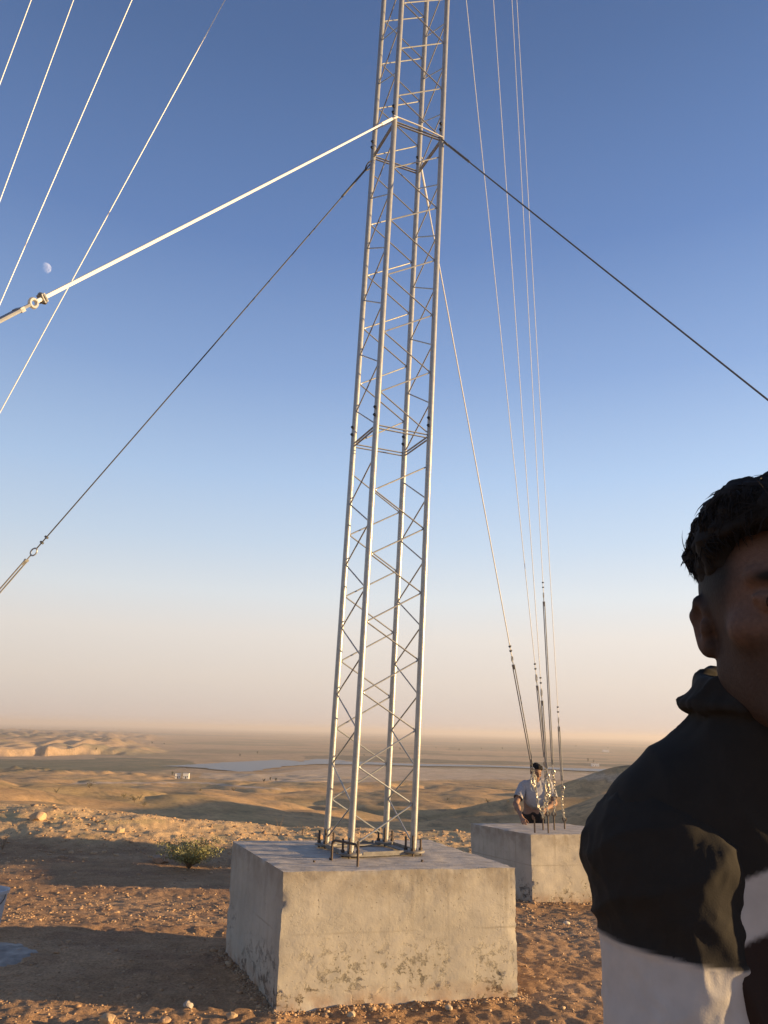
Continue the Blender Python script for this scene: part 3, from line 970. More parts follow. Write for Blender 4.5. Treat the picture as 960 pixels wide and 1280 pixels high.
rock(200, 1078, .11, 'dark broad rock in the shaded strip beside the green bush', 10, c=(.36, .25, .17))
rock(47, 1024, .13, 'angular boulder high on the sunlit bank at the left', 11, c=(.46, .31, .18))
rock(150, 1040, .085, 'pale lump of rock on the sunlit bank, left of the bush', 12, c=(0.429, 0.312, 0.187))
rock(375, 1052, .055, 'lone small rock on the bank edge beside the foundation', 14, c=(.42, .28, .17))
rock(708, 1155, .028, 'white chip of rock on the red soil below the far block', 15, c=(.66, .54, .40))

# spilled cement by the bucket, both at the left edge
def spill(cx_, cy_, rx, ry, seed):
    V = []; F = []
    nR, nA = 14, 40
    for i in range(nR + 1):
        for k in range(nA):
            a = 2 * math.pi * k / nA
            q = i / nR * (1 + .28 * float(n2(math.cos(a) * 1.6, math.sin(a) * 1.6, seed)))
            x_, y_ = cx_ + rx * q * math.cos(a), cy_ + ry * q * math.sin(a)
            V.append((x_, y_, H1(x_, y_) + .022 * (1 - (i / nR) ** 3) - .008 + .006 * float(n2(x_ * 9, y_ * 9, seed))))
    for i in range(nR):
        for k in range(nA): F.append((i * nA + k, i * nA + (k + 1) % nA, (i + 1) * nA + (k + 1) % nA, (i + 1) * nA + k))
    m = MB(); m.add(V, F); return m
p = onz(-20, 1198, 0)
tag(spill(p[0], p[1], .36, .36, 5).build('cement_patch', CEMENT), 'pale grey patch of spilled cement on the shaded ground at the left edge', 'cement patch')
pb = onz(-25, 1178, 0); pb[2] = H1(pb[0], pb[1]) + .02
bk = empty('bucket', pb, 'pale grey bucket standing at the left edge beside the spilled cement', 'bucket')
MB().lathe(pb, [(.105, 0), (.108, .005), (.138, .30), (.150, .302), (.152, .325), (.142, .328), (.134, .31), (.104, .02)], 28).build('body', PLASTIC, bk)
m = MB(); m.tube([pb + [.148 * math.cos(t), -.02 - .05 * math.sin(t), .30 - .12 * math.sin(t)] for t in np.linspace(0, math.pi, 14)], .004, 6); m.build('handle', GALVD, bk)

# ------------------------------------------------------------------ plants
def bush(p, w, h, label, seed, nl=4600, leaf=.0135, col=((.15, .15, .05), (.30, .27, .10)), name='bush', group=None, cat='bush', stems=44, parent_name='foliage'):
    g = np.random.default_rng(seed)
    o = empty(name, p, label, cat, group)
    ms = MB(); tips = []
    for i in range(stems):
        a = g.uniform(0, 6.28); ln = h * g.uniform(.55, 1.05); sp = w / 2 * g.uniform(.15, 1.0)
        pts = []
        for t in np.linspace(0, 1, 6):
            q = np.array(p) + [math.cos(a) * sp * t ** 1.2, math.sin(a) * sp * t ** 1.2, ln * t ** .85 * (1 - .15 * (sp / w) * t)] + g.normal(0, .012 * w, 3) * t
            pts.append(q)
            if t > .25: tips.append(q)
        ms.tube(pts, [.006 * (1 - .8 * t) * (h / .4) ** .5 for t in np.linspace(0, 1, 6)], 5)
    ms.build('stem', WOOD, o)
    tips = np.array(tips)
    c = tips[g.integers(0, len(tips), nl)] + g.normal(0, .045, (nl, 3)) * np.array([w, w, h * .8])
    c[:, 2] = np.maximum(c[:, 2], p[2] + .02 * h)
    d1 = g.normal(size=(nl, 3)); d1 /= np.linalg.norm(d1, axis=1)[:, None]
    d2 = np.cross(d1, g.normal(size=(nl, 3))); d2 /= np.linalg.norm(d2, axis=1)[:, None]
    s = leaf * g.uniform(.6, 1.5, (nl, 1))
    V = np.stack([c - d1 * s, c + d2 * s * .4, c + d1 * s, c - d2 * s * .4], 1).reshape(-1, 3)
    F = np.arange(nl * 4).reshape(-1, 4)
    me = mesh_np('foliage', V, F)
    t = g.uniform(0, 1, (nl, 1))
    set_col(me, np.repeat(np.array(col[0]) * (1 - t) + np.array(col[1]) * t, 4, 0))
    link_mesh(parent_name, me, LEAF, o)
    return o
pb = hit(236, 1086); bush(pb, 1.0, .37, 'small olive-green bush at the foot of the sunlit bank, left of the foundation', 3)
def weed(px, py, hgt, seed, label):
    g = np.random.default_rng(seed); p = hit(px, py); m = MB()
    for i in range(5):
        a = g.uniform(0, 6.28); l = hgt * g.uniform(.6, 1.1)
        q = p + np.array([math.cos(a), math.sin(a), 0]) * l * .35
        m.tube([p - [0, 0, .02], (p + q) / 2 + [0, 0, l * .6], q + [0, 0, l]], [.004, .003, .0012], 5)
    o = m.build('dry_weed', WOOD); tag(o, label, 'weed')
weed(349, 1041, .26, 1, 'dry stalky weed on the bank edge, midway between bush and mast')
weed(378, 1045, .22, 2, 'dry weed on the bank edge close to the left leg of the mast')
weed(3, 1062, .3, 4, 'dry weed at the far left edge on top of the bank')

def copy_tree(o, loc, s=1.0, rz=0):
    c = o.copy(); COL.objects.link(c); c.location = loc; c.scale = (s, s, s); c.rotation_euler = (0, 0, rz)
    for ch in o.children:
        k = ch.copy(); COL.objects.link(k); k.parent = c
    return c
# scrub on the far slopes
SC = [(168, 1003, 2.4), (180, 1008, 1.6), (174, 1000, 1.6), (112, 985, 2.2), (155, 998, 1.6), (292, 989, 2.0), (250, 990, 1.4), (70, 992, 1.6), (560, 1001, 1.5), (610, 1004, 1.7), (635, 1003, 1.3), (575, 1006, 1.2)]
for i, (px, py, s) in enumerate(SC):
    p = hit(px, py, lo=30)
    if i == 0:
        proto = bush(p, 1.5, 1.0, '', 31, 260, .07, ((.13, .11, .06), (.20, .165, .085)), 'scrub_bush', None, 'bush', 14)
        proto.scale = (s, s, s); o = proto
    else: o = copy_tree(proto, p, s, i * 1.3)
    tag(o, 'dark scrub bush on the sunlit slope beyond the bank', 'bush', 'scrub bushes on the far slopes')
# trees far out on the plain
TR_ = [(735, 953, 9), (742, 953.5, 6), (628, 937, 9), (574, 939, 8), (602, 937, 7), (660, 934, 9), (690, 933, 9), (720, 934, 10), (760, 936, 9), (790, 938, 9), (545, 936, 7),
       (190, 930, 7), (205, 931, 6), (215, 970, 4), (330, 978, 3), (345, 977, 3), (338, 976, 3), (500, 938, 8), (455, 946, 6), (448, 946.5, 6), (120, 938, 5), (300, 946, 6), (322, 943, 7)]
g = np.random.default_rng(77)
for i, (px, py, hh) in enumerate(TR_):
    p = hit(px, py, lo=300)
    if i == 0:
        tp_ = bush(p, .9, 1.0, '', 41, 300, .09, ((.05, .055, .03), (.09, .09, .05)), 'plain_tree', None, 'tree', 9, 'crown')
        MB().tube([p - [0, 0, .1], p + [0, 0, .5]], [.05, .03], 6).build('trunk', WOOD, tp_)
        tp_.scale = (hh,) * 3; o = tp_
    else: o = copy_tree(tp_, p, hh, i)
    tag(o, 'small dark tree standing far out on the plain', 'tree', 'trees far out on the plain')

# ------------------------------------------------------------------ far buildings
def house(px, py, w, d_, h, label, rz=0.0):
    p = hit(px, py, lo=200)
    o = empty('farm_building', p, label, 'building')
    ca, sa = math.cos(rz), math.sin(rz); ux = np.array([ca, sa, 0]); uy = np.array([-sa, ca, 0]); uz = np.array([0, 0, 1.0])
    wl = MB().box(p + uz * (h / 2 - .5), ux * w / 2, uy * d_ / 2, uz * (h / 2 + .5)).build('wall', WHITEWALL, o, False)
    MB().box(p + uz * (h + .15), ux * (w / 2 + .3), uy * (d_ / 2 + .3), uz * .148).build('roof', ROOFM, o, False)
    MB().box(p - uy * (d_ / 2 + .02) + uz * 1.05, ux * .5, uy * .015, uz * 1.05).build('door', DARKGLASS, o, False)
    for s in (-1, 1): MB().box(p - uy * (d_ / 2 + .02) + ux * w * .32 * s + uz * 1.6, ux * .5, uy * .015, uz * .5).build('window', DARKGLASS, o, False)
    return o
house(222, 973, 5.0, 5, 4.2, 'small white building left of its twin, below the lake', .2)
house(232.5, 973, 5.6, 5, 4.6, 'larger white building to the right of the other one, below the lake', .1)
house(744, 958, 14, 8, 5, 'white building by the river, left of the foreground person')
house(757, 940, 24, 12, 8, 'pale building far out on the plain, just left of the foreground person')

# ------------------------------------------------------------------ moon
MD = 120000.0
dm = ray(57, 335); dm = dm / np.linalg.norm(dm)
mp = CAM + dm * MD
MOON = bpy.data.materials.new('moon'); MOON.use_nodes = True
nt = MOON.node_tree; nt.nodes.remove(nt.nodes['Principled BSDF'])
df = nt.nodes.new('ShaderNodeBsdfDiffuse'); tr = nt.nodes.new('ShaderNodeBsdfTransparent'); ad = nt.nodes.new('ShaderNodeAddShader')
nz = nt.nodes.new('ShaderNodeTexNoise'); nz.inputs['Scale'].default_value = 2.2; tc = nt.nodes.new('ShaderNodeTexCoord'); nt.links.new(tc.outputs['Object'], nz.inputs['Vector'])
mr = nt.nodes.new('ShaderNodeMapRange'); mr.inputs[1].default_value = .35; mr.inputs[2].default_value = .65; mr.inputs[3].default_value = .05; mr.inputs[4].default_value = .15
nt.links.new(nz.outputs['Fac'], mr.inputs[0]); nt.links.new(mr.outputs[0], df.inputs['Color'])
nt.links.new(df.outputs[0], ad.inputs[0]); nt.links.new(tr.outputs[0], ad.inputs[1]); nt.links.new(ad.outputs[0], nt.nodes['Material Output'].inputs['Surface'])
V_, F_ = ico(4)
lit = V_[F_].mean(1) @ (np.array([1, -.22, .12]) / 1.031) > 0  # only the sunlit half is kept, so the phase is cut into the mesh
use = np.unique(F_[lit]); mp2 = np.full(len(V_), -1); mp2[use] = np.arange(len(use))
me = mesh_np('moon', V_[use], mp2[F_[lit]], True)
mo = link_mesh('moon', me, MOON); mo.location = mp; mo.scale = (MD * 6.2 / 1010,) * 3
tag(mo, 'pale half moon in the blue sky at the upper left', 'moon')
# ------------------------------------------------------------------ people
class Field:
    """signed distance field on a rectilinear grid, meshed with surface nets"""
    def __init__(s, xs, ys, zs):
        s.ax = [np.asarray(a, np.float32) for a in (xs, ys, zs)]
        s.F = np.full([len(a) for a in s.ax], .08, np.float32)

    def _box(s, lo, hi, pad):
        sl = []
        for i in range(3):
            a = max(int(np.searchsorted(s.ax[i], lo[i] - pad)) - 1, 0); b = min(int(np.searchsorted(s.ax[i], hi[i] + pad)) + 1, len(s.ax[i]))
            sl.append(slice(a, max(b, a + 1)))
        X = s.ax[0][sl[0]][:, None, None]; Y = s.ax[1][sl[1]][None, :, None]; Z = s.ax[2][sl[2]][None, None, :]
        return tuple(sl), X, Y, Z

    def _put(s, sl, d, k, op):
        F = s.F[sl]
        if op == 'sub':
            d = -d
            h = np.clip(.5 - .5 * (d - F) / k, 0, 1) if False else np.clip(.5 + .5 * (d - F) / k, 0, 1)
            s.F[sl] = F + (d - F) * h + k * h * (1 - h)
        else:
            h = np.clip(.5 + .5 * (F - d) / k, 0, 1)
            s.F[sl] = F + (d - F) * h - k * h * (1 - h)

    def cap(s, a, b, ra, rb, k=.02, op='add'):
        a = np.array(a, np.float32); b = np.array(b, np.float32)
        R_ = max(ra, rb)
        sl, X, Y, Z = s._box(np.minimum(a, b) - R_, np.maximum(a, b) + R_, .07)
        d = b - a; L2 = float(d @ d) + 1e-12
        t = np.clip(((X - a[0]) * d[0] + (Y - a[1]) * d[1] + (Z - a[2]) * d[2]) / L2, 0, 1)
        q = np.sqrt((X - a[0] - t * d[0]) ** 2 + (Y - a[1] - t * d[1]) ** 2 + (Z - a[2] - t * d[2]) ** 2) - (ra + (rb - ra) * t)
        s._put(sl, q, k, op); return s

    def ell(s, c, r, M=None, k=.02, op='add'):
        c = np.array(c, np.float32); r = np.array(r, np.float32); R_ = float(r.max())
        sl, X, Y, Z = s._box(c - R_, c + R_, .07)
        x, y, z = X - c[0], Y - c[1], Z - c[2]
        if M is not None:
            M = np.asarray(M, np.float32)
            x, y, z = (M[0, i] * x + M[1, i] * y + M[2, i] * z for i in range(3))
        k0 = np.sqrt((x / r[0]) ** 2 + (y / r[1]) ** 2 + (z / r[2]) ** 2)
        k1 = np.sqrt((x / r[0] ** 2) ** 2 + (y / r[1] ** 2) ** 2 + (z / r[2] ** 2) ** 2) + 1e-6
        s._put(sl, (k0 * (k0 - 1) / k1).astype(np.float32), k, op); return s

    def cut(s, p, n):
        """keep the side n points away from"""
        X, Y, Z = s.ax[0][:, None, None], s.ax[1][None, :, None], s.ax[2][None, None, :]
        s.F = np.maximum(s.F, (X - p[0]) * n[0] + (Y - p[1]) * n[1] + (Z - p[2]) * n[2]).astype(np.float32); return s

    def mesh(s):
        F = s.F; F[0] = F[-1] = .05; F[:, 0] = F[:, -1] = .05; F[:, :, 0] = F[:, :, -1] = .05
        S = F < 0
        n = [k - 1 for k in F.shape]
        cnt = np.zeros(n, np.int8)
        for i in (0, 1):
            for j in (0, 1):
                for k in (0, 1): cnt += S[i:i + n[0], j:j + n[1], k:k + n[2]]
        act = (cnt > 0) & (cnt < 8)
        I, J, K = np.nonzero(act)
        idx = np.full(n, -1, np.int32); idx[I, J, K] = np.arange(len(I))
        acc = np.zeros((len(I), 3)); w = np.zeros(len(I))
        for axis in range(3):
            for u in (0, 1):
                for v in (0, 1):
                    o = [0, 0, 0]; oth = [a for a in range(3) if a != axis]
                    o[oth[0]] = u; o[oth[1]] = v
                    p = list(o); p[axis] = 1
                    fa = F[I + o[0], J + o[1], K + o[2]]; fb = F[I + p[0], J + p[1], K + p[2]]
                    m = (fa < 0) != (fb < 0)
                    t = np.where(m, fa / np.where(m, fa - fb, 1), 0)
                    q = np.stack([np.full(len(I), float(o[a])) if a != axis else t for a in range(3)], 1)
                    acc[m] += q[m]; w[m] += 1
        acc /= w[:, None]
        V = np.stack([np.interp(np.array((I, J, K)[a]) + acc[:, a], np.arange(len(s.ax[a])), s.ax[a]) for a in range(3)], 1)
        Q = []
        for axis in range(3):
            sl0 = [slice(None)] * 3; sl1 = [slice(None)] * 3
            sl0[axis] = slice(0, -1); sl1[axis] = slice(1, None)
            d = S[tuple(sl0)].astype(np.int8) - S[tuple(sl1)].astype(np.int8)
            oth = [a for a in range(3) if a != axis]
            e = np.array(np.nonzero(d))
            ok = (e[oth[0]] > 0) & (e[oth[1]] > 0) & (e[oth[0]] < n[oth[0]]) & (e[oth[1]] < n[oth[1]])
            e = e[:, ok]; sg = d[tuple(e)]
            c = []
            for du, dv in ((-1, -1), (0, -1), (0, 0), (-1, 0)):
                g = e.copy(); g[oth[0]] += du; g[oth[1]] += dv
                c.append(idx[tuple(g)])
            q = np.stack(c, 1)
            fl_ = (sg > 0) if axis != 1 else (sg < 0)
            q[~fl_] = q[~fl_][:, ::-1]
            Q.append(q)
        return V, np.vstack(Q)


def smooth(V, Q, it=2, lam=.5):
    for _ in range(it):
        A = np.zeros_like(V); c = np.zeros(len(V))
        for i in range(4):
            for j in ((i + 1) % 4, (i - 1) % 4):
                np.add.at(A, Q[:, i], V[Q[:, j]]); np.add.at(c, Q[:, i], 1)
        V = V + lam * (A / np.maximum(c, 1)[:, None] - V)
    return V


def axis_grid(lo, hi, fine_lo, fine_hi, f, c):
    a = list(np.arange(lo, fine_lo, c)) + list(np.arange(fine_lo, fine_hi, f)) + list(np.arange(fine_hi, hi + c, c))
    return np.array(a)


def rotm(yaw=0, pitch=0, roll=0):
    cz, sz = math.cos(yaw), math.sin(yaw); cx_, sx = math.cos(pitch), math.sin(pitch); cy_, sy = math.cos(roll), math.sin(roll)
    Z = np.array([[cz, -sz, 0], [sz, cz, 0], [0, 0, 1]]); X = np.array([[1, 0, 0], [0, cx_, -sx], [0, sx, cx_]]); Y = np.array([[cy_, 0, sy], [0, 1, 0], [-sy, 0, cy_]])
    return Z @ X @ Y


def hand(f, wrist, d, palm_n, thumb_dir, s=1.0, curl=.6):
    """palm, four unequal curled fingers, thumb from the side of the palm. d along the hand, palm_n out of the palm"""
    wrist = np.array(wrist, float); d = np.array(d, float) / np.linalg.norm(d)
    pn = np.array(palm_n, float); pn -= d * (pn @ d); pn /= np.linalg.norm(pn)
    td = np.array(thumb_dir, float); td -= d * (td @ d) + pn * (td @ pn); td /= np.linalg.norm(td)
    for o, r0, r1 in ((-.028, .013, .0125), (-.009, .014, .0135), (.010, .014, .0135), (.028, .014, .013)):
        f.cap(wrist + td * o * .6 * s, wrist + d * .085 * s + td * o * s, r0 * s, r1 * s, .012)
    for o, ln in ((.030, .92), (.010, 1.0), (-.010, .94), (-.029, .76)):
        p = wrist + d * .088 * s + td * o * s
        a = curl * .35
        for i, (l, r0, r1) in enumerate(((.042, .0092, .0086), (.027, .0086, .0078), (.021, .0078, .0066))):
            q = p + (d * math.cos(a) + pn * math.sin(a)) * l * ln * s
            f.cap(p, q, r0 * s, r1 * s, .004); p = q; a += curl
    p = wrist + d * .022 * s + td * .026 * s + pn * .006 * s
    q = p + (d * .62 + td * .7 + pn * .25) * .046 * s; f.cap(p, q, .014 * s, .0105 * s, .010)
    q2 = q + (d * .85 + td * .3 + pn * .3) * .034 * s; f.cap(q, q2, .0102 * s, .0092 * s, .004)
    f.cap(q2, q2 + (d * .9 + td * .1 + pn * .35) * .024 * s, .0092 * s, .0075 * s, .003)


def head(f, c, M, s=1.0):
    M = np.asarray(M); c = np.array(c, float)
    P = lambda x_, y_, z_: c + M @ (np.array([x_, y_, z_]) * s)
    E = lambda p, r, k, op='add': f.ell(P(*p), np.array(r) * s, M, k * s, op)
    E((0, .012, .022), (.074, .094, .085), .02)                       # skull
    E((0, -.028, .012), (.066, .062, .078), .02)                      # forehead and face block
    E((0, -.030, -.050), (.057, .056, .062), .025)                    # lower face
    E((0, -.062, -.093), (.026, .022, .020), .02)                     # chin
    for sx in (-1, 1):
        f.cap(P(.048 * sx, -.004, -.060), P(.020 * sx, -.055, -.094), .014 * s, .014 * s, .025 * s)   # jaw line
        E((.046 * sx, -.062, -.022), (.020, .018, .016), .018)        # cheekbone
        f.cap(P(.014 * sx, -.088, .024), P(.046 * sx, -.076, .026), .008 * s, .007 * s, .010 * s)      # brow ridge
        E((.032 * sx, -.092, .002), (.017, .014, .012), .010, 'sub')  # eye socket
        E((.032 * sx, -.0755, .001), (.0145, .0135, .0125), .003)     # eyeball under the lid
        f.cap(P(.018 * sx, -.087, .005), P(.046 * sx, -.080, .005), .0042 * s, .0040 * s, .004 * s)    # upper lid
        # ear: rim, lobe, hollow
        E((.073 * sx, .012, -.016), (.0075, .017, .027), .008)
        f.cap(P(.079 * sx, .022, -.004), P(.077 * sx, .010, .009), .0048 * s, .0048 * s, .007 * s)
        f.cap(P(.077 * sx, .010, .009), P(.072 * sx, -.004, .000), .0046 * s, .0042 * s, .007 * s)
        f.cap(P(.079 * sx, .022, -.004), P(.075 * sx, .012, -.034), .0048 * s, .0045 * s, .007 * s)
        E((.072 * sx, .004, -.038), (.006, .008, .009), .008)
        E((.081 * sx, .006, -.012), (.0065, .009, .015), .004, 'sub')
        f.cap(P(.076 * sx, -.004, -.014), P(.076 * sx, -.003, -.020), .0045 * s, .0045 * s, .005 * s)
    f.cap(P(0, -.092, .012), P(0, -.112, -.030), .0085 * s, .0115 * s, .010 * s)    # nose
    for sx in (-1, 1): E((.012 * sx, -.100, -.034), (.0085, .011, .008), .006)
    f.cap(P(-.021, -.084, -.060), P(.021, -.084, -.060), .0062 * s, .0062 * s, .006 * s)   # lips
    f.cap(P(-.018, -.083, -.069), P(.018, -.083, -.069), .0068 * s, .0068 * s, .006 * s)
    f.cap(P(-.026, -.098, -.0645), P(.026, -.098, -.0645), .0042 * s, .0042 * s, .003 * s, 'sub')


def body_field(f, J, s=1.0, arms=True, head_on=True, gr=0.0, parts='all'):
    """J holds joint positions; gr grows the shape (for clothes)"""
    g = gr; yw = J['yaw']; M = rotm(yw)
    P = {k: np.array(v, float) for k, v in J.items() if k not in ('yaw', 'headM', 'hands', 'curl')}
    if parts in ('all', 'torso'):
        MT = J.get('torsoM', M) if False else M
        f.ell(P['pelvis'], (.165 * s + g, .115 * s + g, .12 * s + g), M, .04)
        f.ell(P['waist'], (.148 * s + g, .108 * s + g, .15 * s + g), M, .06)
        f.ell(P['chest'], (.172 * s + g, .122 * s + g, .17 * s + g), M, .06)
        mid = (P['shR'] + P['shL']) / 2
        f.cap(P['shR'] * .8 + mid * .2, P['shL'] * .8 + mid * .2, .058 * s + g, .058 * s + g, .05)
        for k in 'RL': f.cap(P['neck'] + [0, 0, -.01], P['sh' + k] + [0, 0, .005], .052 * s + g, .05 * s + g, .04)
    if parts in ('all', 'neck'):
        f.cap(P['neck'], P['head'] + [0, .01, -.05 * s], .058 * s, .054 * s, .02)
    if parts in ('all', 'torso', 'arms'):
        for k in 'RL':
            f.cap(P['sh' + k], P['el' + k], .054 * s + g, .041 * s + g, .03)
            if parts != 'arms' or True:
                f.cap(P['el' + k], P['wr' + k], .042 * s + g, .027 * s + g, .015)
                m_ = P['el' + k] * .7 + P['wr' + k] * .3; f.ell(m_, (.043 * s + g, .043 * s + g, .05 * s + g), None, .03)
    if parts in ('all', 'legs'):
        for k in 'RL':
            f.cap(P['hip' + k], P['kn' + k], .084 * s + g, .056 * s + g, .035)
            f.cap(P['kn' + k], P['an' + k], .054 * s + g, .036 * s + g, .03)
            if parts == 'all':
                m_ = P['kn' + k] * .68 + P['an' + k] * .32 + M @ [0, .018, 0]; f.ell(m_, (.052 * s, .055 * s, .09 * s), None, .03)


def feet(f, J, s, g=0.0):
    for k in 'RL':
        a = np.array(J['an' + k], float); fw = rotm(J['yaw']) @ np.array([.02 if k == 'L' else -.02, -1, 0]); fw /= np.linalg.norm(fw)
        gz = J['ground'][2]
        h = np.array([a[0], a[1], gz]) + [0, 0, .038 + 0]
        f.cap(h - fw * .05 * s, h + fw * .10 * s, .036 * s + g, .038 * s + g, .03)
        f.cap(h + fw * .10 * s + [0, 0, -.005], h + fw * .17 * s + [0, 0, -.010], .036 * s + g, .026 * s + g, .03)
        f.cap(a, h, .038 * s + g, .038 * s + g, .03)


def seg_d(V, a, b):
    a = np.array(a, float); b = np.array(b, float); d = b - a
    t = np.clip((V - a) @ d / (d @ d), 0, 1)
    return np.linalg.norm(V - a - t[:, None] * d, axis=1), t


def folds(V, amp, seed, sc=(9, 9, 5)):
    """cloth creases pushed along the outward direction"""
    w = V * np.array(sc)
    n = n3(w + 1.3 * np.stack([n3(w * .7, seed), n3(w * .7, seed + 1), n3(w * .7, seed + 2)], 1), seed + 3)
    return (1 - np.abs(n)) ** 3 * amp - amp * .35


def biggest(V, Q):
    lab = np.arange(len(V))
    for _ in range(400):
        m = lab[Q].min(1); old = lab.copy()
        for i in range(4): np.minimum.at(lab, Q[:, i], m)
        lab = lab[lab]
        if (lab == old).all(): break
    u, c = np.unique(lab, return_counts=True); k = lab == u[c.argmax()]
    mp_ = np.full(len(V), -1); mp_[k] = np.arange(k.sum())
    return V[k], mp_[Q[k[Q].all(1)]]


def vnormals(V, Q):
    n = np.cross(V[Q[:, 2]] - V[Q[:, 0]], V[Q[:, 3]] - V[Q[:, 1]])
    A = np.zeros_like(V)
    for i in range(4): np.add.at(A, Q[:, i], n)
    return A / (np.linalg.norm(A, axis=1)[:, None] + 1e-12)


def hair_mesh(c, M, s, seed, n, sweep, length, low=0.0, fuzz=1.0):
    """short thick cap of hair, made of many tapered locks on a scalp shell"""
    g = np.random.default_rng(seed)
    c = np.array(c, float)
    f = Field(*(np.arange(c[i] - .16, c[i] + .17, .004) for i in range(3)))
    P = lambda *p: c + M @ (np.array(p) * s)
    f.ell(P(0, .012, .060), np.array((.082, .100, .070)) * s, M, .02)
    f.ell(P(0, -.040, .078), np.array((.074, .062, .048)) * s, M, .03)
    f.ell(P(0, -.085, .012), np.array((.100, .060, .066)) * s, M, .015, 'sub')
    f.ell(P(0, .02, -.085 + low), np.array((.2, .2, .10)) * s, M, .02, 'sub')
    V, Q = f.mesh(); V = smooth(V, Q, 1)
    N = vnormals(V, Q)
    V = V + N * (.006 * n3(V * 45, seed)[:, None] + .004 * n3(V * 140, seed + 1)[:, None]) * s
    mb = MB(); mb.add(V, Q)
    top = np.nonzero((N[:, 2] > -.3) & ((V - c) @ M[:, 2] > (.026 + low) * s))[0]
    for i in g.choice(top, n):
        p = V[i] - N[i] * .004 * s; nn = N[i]
        d = M @ np.array(sweep) + g.normal(0, .36 * fuzz, 3); d = d - nn * (d @ nn); d = d / np.linalg.norm(d) + nn * g.uniform(-.05, .16); d /= np.linalg.norm(d)
        L = length * s * g.uniform(.5, 1.25)
        dn = M @ np.array([0, 0, -1.0])
        pts = [p]
        for t in range(4):
            d = d + dn * .14 * (t > 0) - nn * .10 + g.normal(0, .13 * fuzz, 3); d /= np.linalg.norm(d)
            pts.append(pts[-1] + d * L / 4)
        r0 = g.uniform(.0005, .0010) * s * (1 + (n < 1000))
        mb.tube(pts, [r0, r0 * 1.1, r0 * .85, r0 * .5, r0 * .08], 3, cap=False)
    return mb


def lin(*c): return tuple(c)


